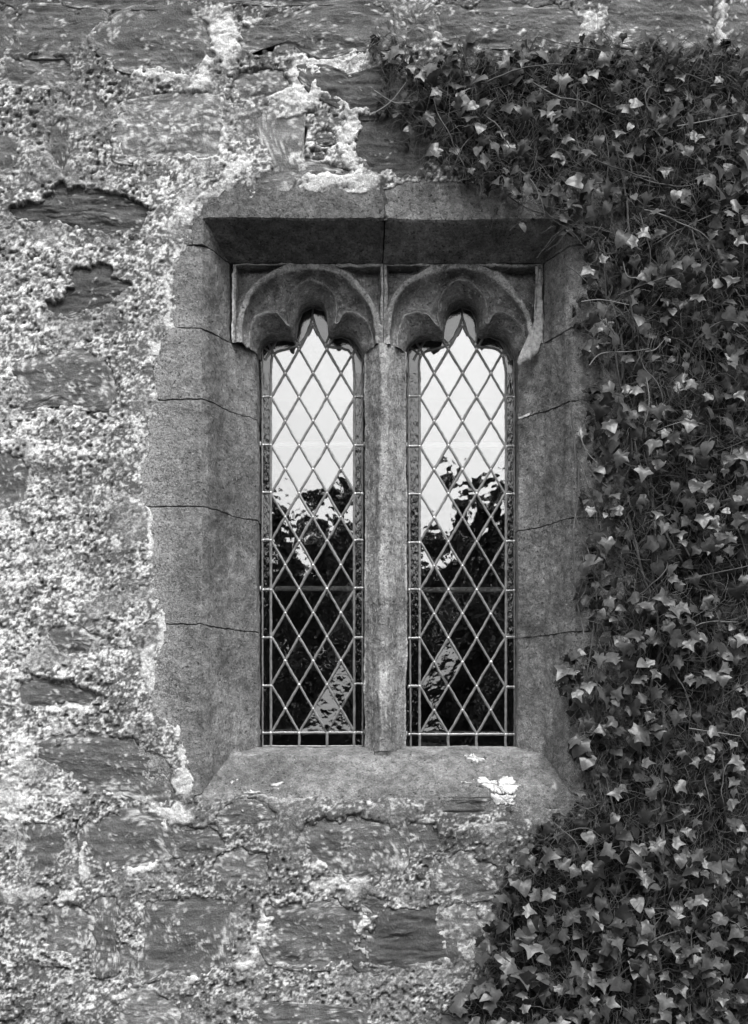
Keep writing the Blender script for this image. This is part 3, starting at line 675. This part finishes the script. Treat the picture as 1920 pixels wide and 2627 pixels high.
# ------------------------------------------------------------------ leaded lights
def clip_poly(poly, a, b):
    """keep the part of poly left of a->b"""
    out = []; n = len(poly)
    def s(p): return (b[0] - a[0]) * (p[1] - a[1]) - (b[1] - a[1]) * (p[0] - a[0])
    for k in range(n):
        p, q = poly[k], poly[(k + 1) % n]; sp, sq = s(p), s(q)
        if sp >= 0: out.append(p)
        if (sp > 0 and sq < 0) or (sp < 0 and sq > 0):
            t = sp / (sp - sq); out.append((p[0] + (q[0] - p[0]) * t, p[1] + (q[1] - p[1]) * t))
    return out
def area(p): return .5 * sum(p[k][0] * p[(k + 1) % len(p)][1] - p[(k + 1) % len(p)][0] * p[k][1] for k in range(len(p)))
def inside(p, poly):
    return poly_sd(np.array([p[0]], float), np.array([p[1]], float), poly)[0]
def P3(p, d=d3): return np.array((X_(p[0], d), d, Z_(p[1], d)))
def came(mb, a, b, w=6.4, prot=.0042, d=d3):
    """round-faced lead strip from a to b (photograph pixels)"""
    A, B = P3(a, d), P3(b, d); t = B - A; L = np.linalg.norm(t)
    if L < 1e-5: return
    t /= L; n = np.array((-t[2], 0, t[0])) * w * S / 2; o_ = np.array((0, -1, 0))
    sec = [(-1, -.001), (-.9, .4), (-.55, .85), (-.22, .8), (0, 1.0), (.22, .8), (.55, .85), (.9, .4), (1, -.001)]
    m = max(1, int(L / .012)); V = []; bow = n / (w * S / 2) * random.gauss(0, .0009)
    for k in range(m + 1):
        c = A + (B - A) * k / m; wob = np.array((random.uniform(-1, 1), 0, random.uniform(-1, 1))) * .0007 + bow * math.sin(math.pi * k / m)
        ww = random.uniform(.9, 1.1)
        for (u, v) in sec: V.append(c + wob + n * u * ww + o_ * v * prot)
    mb.add(V, gridfaces(m + 1, len(sec)))
def blob(mb, p, r=4.6, h=.0066):
    c = P3(p); V = [c + np.array((0, -h, 0))]; n = 8
    for (rr, hh) in ((.6, .85), (1, .35), (1.1, 0)):
        for k in range(n):
            a = 2 * math.pi * k / n; q = r * rr * S * random.uniform(.8, 1.2); V.append(c + np.array((q * math.cos(a), -h * hh, q * math.sin(a))))
    F3 = [(0, 1 + (k + 1) % n, 1 + k) for k in range(n)]
    F4 = [(1 + g * n + k, 1 + g * n + (k + 1) % n, 1 + (g + 1) * n + (k + 1) % n, 1 + (g + 1) * n + k) for g in range(2) for k in range(n)]
    mb.add(V, F4, F3)
def pane(name, poly, parent, mat, tilt=None, amp=.45):
    """flat quarry of glass with real thickness, slightly tilted in its leads"""
    if area(poly) < 0: poly = poly[::-1]
    P = np.array([P3(p) for p in poly]); c = P.mean(0)
    if tilt is None: tilt = (random.gauss(0, amp), random.gauss(0, amp))
    tx, tz = math.tan(rad(tilt[0])), math.tan(rad(tilt[1]))
    Q = P.copy(); Q[:, 1] += (P[:, 0] - c[0]) * tx + (P[:, 2] - c[2]) * tz
    B = Q + np.array((0, .003, 0)); n = len(Q)
    me = bpy.data.meshes.new(name)
    fs = [tuple(range(n)), tuple(range(2 * n - 1, n - 1, -1))] + [(k, k + n, (k + 1) % n + n, (k + 1) % n) for k in range(n)]
    me.from_pydata([tuple(v) for v in np.concatenate([Q, B])], [], fs); me.update(); me.materials.append(mat)
    ob = bpy.data.objects.new(name, me); COL.objects.link(ob); ob.parent = parent
    return ob
INNER = [(697, 957), (697, 925), (700, 912), (712, 902), (735, 896), (757, 890), (770, 882), (784, 864), (795, 838), (803, 814), (811, 838), (820, 862), (836, 884), (850, 891), (875, 892), (893, 898), (904, 912), (907, 930), (909, 957)]
# outer outline keys matching INNER (indices into K1)
OIDX = [0, 1, 2, 3, 5, 7, 8, 10, 12, 14, 16, 18, 20, 21, 23, 25, 26, 27, 28]
def leaded(side):
    if side == 0: cx, dx, dy, r0, xl_, xr_, ox0, ox1, yb = 803.7, 35.7, 61.46, 957.7, 695.5, 909.5, 673.5, 930, 1880
    else: cx, dx, dy, r0, xl_, xr_, ox0, ox1, yb = 1187, 36.3, 61.72, 957.7, 1077, 1298, 1048.5, 1319.5, 1884
    fx = lambda x: x if side == 0 else cx + (x - 803.7) * (110.5 / 107)
    inn = [(fx(x), y) for x, y in INNER]; inn[0] = (xl_, 957); inn[-1] = (xr_, 957)
    # outer outline at the glass plane: where the carved edge meets it
    w1 = OUT[side]; outp = []
    for k in OIDX:
        p = w1[k * 6]; kk = S * (D + d3) / D; outp.append((960 + p[0] / kk, H - (p[2] - EYE) / kk))
    lead = MB(); sol = MB()
    ob = empty('tmp')  # replaced below by the lead mesh object
    R = inn + [(xr_, yb), (xl_, yb)]
    panes = []
    rows = range(-3, 17)
    for r in rows:
        yc = r0 + r * dy
        for c in range(-3, 4):
            if (r + c) % 2 == 0: continue          # centres of diamonds sit between the nodes
            xc = cx + c * dx
            cell = [(xc, yc - dy), (xc + dx, yc), (xc, yc + dy), (xc - dx, yc)]
            poly = list(R)
            if area(poly) < 0: poly = poly[::-1]
            if area(cell) < 0: cell = cell[::-1]
            for k in range(4): 
                if len(poly) < 3: break
                poly = clip_poly(poly, cell[k], cell[(k + 1) % 4])
            if len(poly) >= 3 and abs(area(poly)) > 60:
                q = [poly[0]]
                for p in poly[1:]:
                    if math.hypot(p[0] - q[-1][0], p[1] - q[-1][1]) > .3: q.append(p)
                if math.hypot(q[0][0] - q[-1][0], q[0][1] - q[-1][1]) < .3: q.pop()
                if len(q) >= 3: panes.append((xc, yc, q))
    # lead mesh: diagonals, cell by cell along the lattice and cut to the outline
    full = inn + [(xr_, yb), (xl_, yb)]
    OUTER = outp + [(ox1, yb + 2), (ox0, yb + 2)]
    def node(r, c): return (cx + c * dx, r0 + r * dy)
    for r in range(-3, 16):
        for c in range(-4, 5):
            if (r + c) % 2: continue
            for s_ in (-1, 1):
                a = node(r, c); b = node(r + 1, c + s_)
                a = (a[0] + random.uniform(-.8, .8), a[1]); 
                # sample the segment and keep what lies inside the outer outline (top) or the inner one (sides)
                n = 24; keep = []
                xs = np.array([a[0] + (b[0] - a[0]) * k / n for k in range(n + 1)]); ys = np.array([a[1] + (b[1] - a[1]) * k / n for k in range(n + 1)])
                sdI = poly_sd(xs, ys, full); sdO = poly_sd(xs, ys, OUTER)
                ok = (sdI > -1.2) | ((ys < 925) & (sdO > -2) & (abs((xs - cx)) > 30) & (ys > 850))
                idx = np.where(ok)[0]
                if len(idx) > 1: came(lead, (xs[idx[0]], ys[idx[0]]), (xs[idx[-1]], ys[idx[-1]]), random.uniform(6.4, 7.8))
            p = node(r, c)
            if inside(p, full) > 4: blob(sol, p, random.uniform(3.6, 4.8))
    # inner border line and the outer edge strip
    loop = inn + [(xr_, yb), (xl_, yb), inn[0]]
    for a, b in zip(loop[:-1], loop[1:]): came(lead, a, b, 7.0, .0050)
    ytop = outp[0][1]; yend = 1914 if side == 0 else 1917
    for a, b in (((ox0, 900), (ox0 + (1 if side == 0 else 6), yend)), ((ox1, 900), (ox1 + 1, yend))): came(lead, a, b, 5, .003)
    for a, b in zip(outp[:-1], outp[1:]): came(lead, a, b, 5, .003)
    came(lead, (ox0, yend + 1), (ox1, yend + 1), 6, .003)
    # stubs across the border
    ys_ = [r0 + dy * (2 * k + 1) for k in range(0, 8)]; ys_[-1] = yb
    for y in ys_:
        for (a, b) in ((ox0, xl_), (xr_, ox1)):
            j = random.uniform(-3, 3) if y != yb else 0
            came(lead, (a, y + j), (b, y + j), random.uniform(6, 8), .0046)
            blob(sol, (a + 2, y + j), 3.8, .005); blob(sol, (b, y + j), 4.2)
    for c in (-2.9, -1, 1, 2.9):
        x = cx + c * dx if abs(c) < 2 else (xl_ if c < 0 else xr_)
        came(lead, (x, yb), (x, yend + 1), 7.5, .0046); blob(sol, (x, yb), 4.6)
    came(lead, (inn[9][0], inn[9][1]), (inn[9][0], inn[9][1] - 24), 6, .0046)
    for k in (2, 6, 12, 16): came(lead, inn[k], outp[k], 6, .0046); blob(sol, inn[k], 4.6)
    # pointed tip: crossing leads above the top quarry
    came(lead, (cx, 836), (cx - 12, 862), 5, .0052); came(lead, (cx, 836), (cx + 12, 862), 5, .0052)
    bpy.data.objects.remove(ob)
    L = link('leaded_window', lead.mesh('leaded_window'), WALL, M_LEAD)
    L['label'] = 'left light of lead lattice glazing' if side == 0 else 'right light of lead lattice glazing'
    link('solder_joints', sol.mesh('solder_joints'), L, M_SOLDER)['kind'] = 'stuff'
    for (xc, yc, q) in panes:
        tilt = None; amp = .42
        k = (round((xc - cx) / dx), round((yc - r0) / dy))
        sky_t = SKYP.get((side,) + k)
        if sky_t: tilt = sky_t
        elif yc > 1300 and random.random() < .12: amp = 1.1
        pane('pane', q, L, M_GLASSD if sky_t and yc > 1400 else M_GLASS, tilt, amp)
    # border panes
    def bp(poly): pane('border_pane', poly, L, M_GLASSB, None, .8)
    yy = [957] + ys_
    for a, b in zip(yy[:-1], yy[1:]):
        bp([(ox0 - 3, a), (xl_, a), (xl_, b), (ox0 - 3, b)]); bp([(xr_, a), (ox1 + 3, a), (ox1 + 3, b), (xr_, b)])
    xs = [ox0 - 3, xl_, cx - dx, cx + dx, xr_, ox1 + 3]
    for a, b in zip(xs[:-1], xs[1:]): bp([(a, yb), (b, yb), (b, yend + 3), (a, yend + 3)])
    outp2 = [((ox0 - 3), 957)] + [outp[k] for k in range(0, len(outp))] + [(ox1 + 3, 957)]
    inn2 = [inn[0]] + inn + [inn[-1]]
    for a, b in ((0, 3), (3, 7), (7, 10), (10, 13), (13, 17), (17, 20)):
        b = min(b, len(inn2) - 1)
        q = outp2[a:b + 1] + inn2[a:b + 1][::-1]
        q2 = [q[0]]
        for p in q[1:]:
            if math.hypot(p[0] - q2[-1][0], p[1] - q2[-1][1]) > .3: q2.append(p)
        pane('border_pane', q2, L, M_GLASST, None, .6)
    # saddle bars inside
    for y in ((1140, 1510, 1878) if side == 0 else (1142, 1513, 1882)):
        mbb = MB(); A = P3((ox0 - 6, y), d3 + .016); B = P3((ox1 + 6, y), d3 + .016); V = []; n = 10
        for c_ in (A, B):
            for k in range(n):
                an = 2 * math.pi * k / n; V.append(c_ + np.array((0, math.cos(an) * .008, math.sin(an) * .0105)))
        mbb.add(V, [(k, (k + 1) % n, n + (k + 1) % n, n + k) for k in range(n)])
        link('saddle_bar', mbb.mesh('saddle_bar'), L, M_BAR)
M_GLASST = mat_glass('head_border_glass', .05, .6, 70, .5, .1, None, .001)
M_BAR = mat_plain(.8, 'painted_iron_bar', .7, .3, 60, .1)
# quarries that sit loose enough in their leads to mirror the sky (side, column, row): (tilt x, tilt z)
SKYP = {(0, 1, 14): (.2, 6.0), (0, 0, 15): (.8, 5.2), (0, 2, 13): (.5, 4.6), (0, 2, 15): (-.6, 5.4), (1, -1, 12): (0, 4.0), (1, -2, 13): (.3, 3.6), (1, -2, 15): (0, 4.7)}
leaded(0); leaded(1)

# ------------------------------------------------------------------ ivy
IVY = empty('ivy', (1.0, -.03, 0.0))
tag(IVY, 'dense dark ivy with wiry stems climbing the wall to the right of the window', 'ivy')
def ilink(name, me, mat=None):
    return link(name, me, IVY, mat)
def sample_ivy(n, margin=0, pol=IVP):
    res = []
    while len(res) < n:
        x = rng.uniform(930, 2150, n); y = rng.uniform(90, 3040, n)
        j = 46 * (fbm2(x / 50, y / 50, 77, 2) - .5) * 2
        sd = poly_sd(x, y, pol) + j
        ok = sd > margin
        res += [(a, b, c) for a, b, c in zip(x[ok], y[ok], sd[ok])]
    return np.array(res[:n])
# leaf blades: five- and three-lobed, folded along the veins
def leaf_shape(kind, seed):
    r = random.Random(seed)
    if kind == 0: pts = [(0, -.06), (.20, -.22), (.42, -.26), (.43, -.06), (.52, .10), (.66, .30), (.46, .38), (.34, .50), (.20, .74), (0, 1.0)]
    elif kind == 1: pts = [(0, -.05), (.2, -.16), (.42, -.08), (.50, .10), (.62, .36), (.38, .40), (.22, .56), (.12, .76), (0, 1.02)]
    elif kind == 2: pts = [(0, -.08), (.24, -.22), (.46, -.1), (.48, .12), (.44, .36), (.32, .58), (.16, .78), (0, .95)]
    else: pts = [(0, -.05), (.22, -.24), (.44, -.30), (.46, -.08), (.58, .04), (.74, .18), (.52, .32), (.34, .46), (.18, .70), (0, 1.05)]
    rp = [(x * r.uniform(.9, 1.1), y + r.uniform(-.03, .03)) for x, y in pts]; rp[0] = pts[0]; rp[-1] = pts[-1]
    lp = [(-x * r.uniform(.85, 1.12), y + r.uniform(-.04, .04)) for x, y in pts[1:-1]][::-1]
    ring = rp + lp; c = (0, .15)
    curl = r.uniform(.1, .35); fold = r.uniform(.15, .4)
    def zf(x, y, on):
        rr = math.hypot(x, y - .1)
        z = -curl * rr * rr + fold * abs(x) * .5
        if on: z += r.uniform(-.05, .05)
        return z
    V = [(c[0], c[1], .02)]; n = len(ring)
    for (x, y) in ring: V.append((x * .5, c[1] + (y - c[1]) * .5, zf(x * .5, c[1] + (y - c[1]) * .5, False) - .05 * (1 if abs(math.hypot(x, y)) < .5 else -.4)))
    for (x, y) in ring: V.append((x, y, zf(x, y, True)))
    F3 = [(0, 1 + k, 1 + (k + 1) % n) for k in range(n)]
    F4 = [(1 + k, 1 + n + k, 1 + n + (k + 1) % n, 1 + (k + 1) % n) for k in range(n)]
    # leaf stalk curving back to the wall
    b = len(V); st = [(0, -.05, 0), (r.uniform(-.1, .1), -.4, -.12), (r.uniform(-.25, .25), -.75, -.5)]
    for (x, y, z) in st:
        V += [(x - .022, y, z), (x + .022, y, z), (x, y, z + .04)]
    for g in range(2):
        for k in range(3): F4.append((b + g * 3 + k, b + g * 3 + (k + 1) % 3, b + (g + 1) * 3 + (k + 1) % 3, b + (g + 1) * 3 + k))
    return np.array(V), np.array(F4), np.array(F3)
LEAVES = [leaf_shape(k % 4, 100 + k) for k in range(12)]
def leaf_meshes(tag_, mat):
    out = []
    for (V, F4, F3) in LEAVES:
        me = npmesh('leaf', V, [F4, F3]); me.materials.append(mat); out.append(me)
    return out
LM = leaf_meshes('t', M_LEAFT)
def leaf_matrix(x, y, depth, size, spread=1.0):
    """blade hangs with its tip mostly down and its face turned out and up to the light"""
    p = Vector(U(x, y, 0)); p.y = -depth
    n = Vector((random.gauss(0, .6) * spread, -1, random.gauss(.45, .6))).normalized()
    a = random.gauss(0, 60); tip = Vector((math.sin(rad(a)), 0, -math.cos(rad(a))))
    tip = (tip - n * tip.dot(n)).normalized(); xx = tip.cross(n)
    m = Matrix((xx, tip, n)).transposed().to_4x4()
    return Matrix.Translation(p) @ m @ Matrix.Diagonal((size, size, size, 1))
# leaf data: x, y, depth, size
lf = []
P = sample_ivy(2500, 4)
dens = fbm2(P[:, 0] / 120, P[:, 1] / 110, 91, 2)
edge = P[:, 2] < 90
for (x, y, sd), dn in zip(P, dens):
    lowl = (y > 1640 and x < 1650) or (y > 2200 and x < 1520)
    if x > 1930 or y > 2660:
        if random.random() < .4: continue
    if dn < .47 and not lowl and random.random() < .45: continue
    dep = random.uniform(.05, .15) * (1 if sd > 60 else .75); size = .5 * random.triangular(.045, .125, .076)
    if lowl: size *= 1.2
    if dn < .45: size *= .85
    lf.append((x, y, dep, size))
for (x, y, s_) in [(1115, 430, 62), (1040, 130, 40), (1070, 120, 40), (975, 118, 34), (1345, 520, 50), (1330, 610, 40), (1620, 780, 55), (1760, 1490, 50), (1860, 1515, 75), (1690, 1540, 60), (1330, 2480, 90), (1350, 2500, 80), (1185, 2540, 60), (1250, 2560, 60), (1325, 2250, 60), (1290, 2300, 60), (1470, 1680, 50), (1440, 1740, 50), (1520, 1690, 55), (1560, 1850, 55), (1500, 1850, 50), (1720, 2010, 60), (1880, 1210, 60), (1790, 1640, 50), (1270, 2370, 60), (1410, 2010, 45), (1465, 560, 40), (1450, 1640, 46), (1230, 2440, 64)]:
    lf.append((x, y, random.uniform(.09, .14), s_ * S * .55))
def showing(t): return t[3] * (1 + 3 * t[2]) * (1 if (t[0] < 1930 and t[1] < 2640) else .01)
lf.sort(key=showing, reverse=True)
inv = Matrix.Translation(-Vector(IVY.location))
for t in lf[:300]:
    ob = bpy.data.objects.new('leaf', LM[random.randrange(12)]); COL.objects.link(ob); ob.parent = IVY
    ob.matrix_basis = inv @ leaf_matrix(*t)
def joined_leaves(name, data, mat, spread=1.0):
    VV, F4s, F3s, RR = [], [], [], []; n = 0
    for t in data:
        V, F4, F3 = LEAVES[random.randrange(12)]; m = np.array(leaf_matrix(*t, spread=spread))
        W = V @ m[:3, :3].T + m[:3, 3]; VV.append(W); F4s.append(F4 + n); F3s.append(F3 + n); n += len(V); RR.append(np.full(len(V), random.random(), np.float32))
    me = npmesh(name, np.concatenate(VV), [np.concatenate(F4s), np.concatenate(F3s)])
    at = me.attributes.new('rnd', 'FLOAT', 'POINT'); at.data.foreach_set('value', np.concatenate(RR))
    ob = ilink(name, me, mat); ob['kind'] = 'stuff'; return ob
joined_leaves('foliage', lf[300:], M_LEAFT)
P = sample_ivy(5600, 3)
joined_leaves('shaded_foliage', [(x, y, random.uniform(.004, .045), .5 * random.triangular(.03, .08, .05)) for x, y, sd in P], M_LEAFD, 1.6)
# tubes along polylines
def tube(mb, pts, r0, r1, sides=4):
    P = np.array(pts, float); n = len(P); T = np.gradient(P, axis=0); T /= np.linalg.norm(T, axis=1)[:, None] + 1e-9
    up = np.array((0, -1, 0.01)); A = np.cross(T, up); A /= np.linalg.norm(A, axis=1)[:, None] + 1e-9; B = np.cross(T, A)
    r = np.linspace(r0, r1, n)[:, None]; V = np.stack([P + (A * math.cos(2 * math.pi * k / sides) + B * math.sin(2 * math.pi * k / sides)) * r for k in range(sides)], 1)
    i = np.arange(n - 1)[:, None] * sides; k = np.arange(sides)[None]; k2 = (k + 1) % sides
    F = np.stack([i + k, i + k2, i + sides + k2, i + sides + k], -1).reshape(-1, 4)
    mb.add(V.reshape(-1, 3), F)
def keep_in(pts):
    """cut a strand where it would stray off the ivy across the window"""
    out = []
    for p in pts:
        X = p[0] / S + 960; Y = H - (p[2] - EYE) / S
        if poly_sd(np.array([X]), np.array([Y]), IVP)[0] < -35: break
        out.append(p)
    return out
def wander(x, y, ang, length, n, wob, dep0, dep1):
    pts = []; st = length / n; a = ang; cur = random.gauss(0, wob * .5)
    for k in range(n + 1):
        dd = dep0 + (dep1 - dep0) * math.sin(math.pi * k / n)
        pts.append(((x - 960) * S, -dd, EYE + (H - y) * S)); a += cur + random.gauss(0, wob); x += math.cos(a) * st; y += math.sin(a) * st
    return pts
# wiry twigs and rootlets
mb = MB(); P = sample_ivy(9500, 8)
for (x, y, sd) in P:
    if x > 1960 and random.random() < .6: continue
    vert = random.random() < .5; a = random.gauss(math.pi / 2, .45) if vert else random.uniform(0, 2 * math.pi)
    L = random.triangular(22, 150, 55); dep = random.uniform(.01, .075)
    tube(mb, wander(x, y, a, L, 7, .24, dep, dep + random.uniform(-.01, .045)), random.uniform(.0007, .0017), .0005, 3)
ob = ilink('twigs', mb.mesh('twigs'), M_TEND); ob['kind'] = 'stuff'
# main stems and branches, each a part
for (x, y, L, a, r) in [(1690, 3040, 2700, -1.57, .011), (1705, 3040, 1500, -1.52, .008), (1560, 3040, 1900, -1.60, .007), (1820, 3040, 2600, -1.58, .010), (1940, 3040, 2500, -1.55, .010), (1500, 2000, 1300, -1.56, .005), (1850, 2900, 1900, -1.62, .006), (1420, 3040, 900, -1.6, .006), (1620, 2400, 1900, -1.57, .006), (1760, 1500, 1200, -1.7, .006), (1540, 1500, 900, -1.55, .004), (1660, 900, 600, -2.2, .005), (1500, 600, 420, -2.6, .005), (1880, 700, 500, -2.4, .005)]:
    pts = []; n = int(L / 30); xx, yy, aa = x, y, a
    for k in range(n + 1):
        pts.append(((xx - 960) * S, -.022 - .012 * math.sin(k * .7), EYE + (H - yy) * S)); aa += random.gauss(0, .10) + (a - aa) * .15; xx += math.cos(aa) * 30; yy += math.sin(aa) * 30
    pts = keep_in(pts)
    if len(pts) < 6: continue
    m2 = MB(); tube(m2, pts, r * .7, r * .35, 7); ilink('stem', m2.mesh('stem'), M_STEM)
brs = [(x, y) for x, y, _ in sample_ivy(70, 40)]
for k, (x, y) in enumerate(brs):
    m2 = MB(); tube(m2, keep_in(wander(x, y, random.uniform(0, 6.28), random.uniform(120, 300), 12, .16, .05, .105)), random.uniform(.0022, .0038), .0012, 5)
    ilink('branch', m2.mesh('branch'), M_TEND if k % 3 else M_STEM)
for (pts) in ([(1620, 740), (1595, 735), (1585, 700)], [(1640, 975), (1650, 1040), (1645, 1085), (1635, 1110)], [(1640, 925), (1665, 920), (1690, 893)], [(1500, 960), (1530, 930), (1600, 925), (1650, 918)], [(1480, 800), (1530, 795), (1600, 808)], [(1470, 1110), (1490, 1170), (1520, 1205)], [(1750, 1870), (1850, 1885), (1880, 1890)], [(960, 270), (1010, 300), (1050, 300)], [(955, 330), (1000, 300), (1040, 250)], [(1160, 300), (1190, 270), (1215, 262)], [(1720, 360), (1800, 345), (1870, 330)]):
    P_ = cr(pts, 5); m2 = MB(); tube(m2, [((a - 960) * S, -.10, EYE + (H - b) * S) for a, b in P_], .0024, .0013, 5)
    ob = ilink('branch', m2.mesh('branch'), None); ob.data.materials.append(bpy.data.materials.get('pale_dead_twig') or mat_plain(.17, 'pale_dead_twig', .8, .2, 60, .4))

# ------------------------------------------------------------------ the garden behind the camera, mirrored in the glass
M_BARK = mat_plain(.06, 'tree_bark', .9, .2, 12, .5); M_FOL = mat_leaf(.035, .10, 'tree_foliage', .3, .5)
def tree(name, label, cat, x, y, h, rcrown, n, seed, trunk=True, group=None):
    r = np.random.default_rng(seed); e = empty(name, (x, y, 0)); tag(e, label, cat, group)
    mb = MB()
    if trunk:
        pts = [(x, y, -.05), (x + .1, y, h * .25), (x - .1, y + .1, h * .5), (x, y, h * .85)]; tube(mb, pts, h * .028, h * .006, 9)
        for k in range(9):
            a = r.uniform(0, 6.28); z0 = h * r.uniform(.25, .6); q = rcrown * r.uniform(.5, .9)
            tube(mb, [(x, y, z0), (x + math.cos(a) * q * .5, y + math.sin(a) * q * .5, z0 + h * .1), (x + math.cos(a) * q, y + math.sin(a) * q, z0 + h * .22)], h * .010, h * .002, 5)
        link('trunk', mb.mesh('trunk'), e, M_BARK)
    # clumps of leaves
    nc = 150; C = []
    for k in range(nc):
        v = r.normal(size=3); v /= np.linalg.norm(v); q = r.uniform(.05, 1.0) ** .45
        zc = (h * .62, h * .38) if trunk else (h * .45, h * .5)
        C.append((x + v[0] * rcrown * q, y + v[1] * rcrown * q, zc[0] + v[2] * zc[1] * q, rcrown * r.uniform(.14, .30)))
    C = np.array(C); ci = r.integers(0, nc, n); v = r.normal(size=(n, 3)); v /= np.linalg.norm(v, axis=1)[:, None]
    P = C[ci, :3] + v * C[ci, 3:4] * r.uniform(.5, 1.05, (n, 1)); P[:, 2] = np.maximum(P[:, 2], .05)
    A = r.normal(size=(n, 3)); A /= np.linalg.norm(A, axis=1)[:, None]; B = np.cross(A, r.normal(size=(n, 3))); B /= np.linalg.norm(B, axis=1)[:, None]
    sz = r.uniform(.10, .20, (n, 1))
    V = np.stack([P - A * sz, P + B * sz * .5, P + A * sz, P - B * sz * .5], 1).reshape(-1, 3)
    me = npmesh('crown', V, np.arange(4 * n).reshape(-1, 4), False)
    at = me.attributes.new('rnd', 'FLOAT', 'POINT'); at.data.foreach_set('value', np.repeat(r.random(n), 4).astype(np.float32))
    link('crown' if trunk else 'foliage', me, e, M_FOL)
TR = [(-14.5, -24, 9.5, 3.4), (-9.0, -25, 8.6, 3.0), (-4.4, -25, 7.9, 2.4), (-1.4, -26.5, 7.5, 2.0), (3.3, -24, 8.1, 1.9), (8.2, -25.5, 8.4, 3.0), (15.0, -24, 8.6, 3.4), (.9, -28, 7.6, 2.0)]
TL = ['broad dark tree furthest to one end of the row mirrored in the window', 'round dark tree standing in the mirrored row beyond the bushes', 'leafy tree whose top is mirrored in the left leaded light', 'low rounded tree mirrored behind the lower left panes', 'dark tree whose top is mirrored at the right edge of the right light', 'big leafy tree standing next beyond the one mirrored in the right light', 'wide leafy tree at the far right end of the mirrored row', 'small dense tree mirrored between the two leaded lights']
for k, (x, y, h, rc) in enumerate(TR): tree('broadleaf_tree', TL[k], 'tree', x, y, h, rc, 26000, 300 + k, True, 'trees mirrored in the window')
for k in range(9):
    tree('garden_shrub', ['dense', 'round', 'spreading', 'low', 'tall', 'leafy', 'bushy', 'loose', 'thick'][k] + ' dark garden shrub in the belt below the mirrored trees, ' + ['far left', 'second from the left', 'third from the left', 'left of the middle', 'in the middle', 'right of the middle', 'third from the right', 'second from the right', 'far right'][k], 'shrub', -13 + k * 3.3, -19.5 + (k % 2) * .8, 4.6 + (k % 3) * .5, 2.5, 9000, 400 + k, False, 'shrubs mirrored in the window')
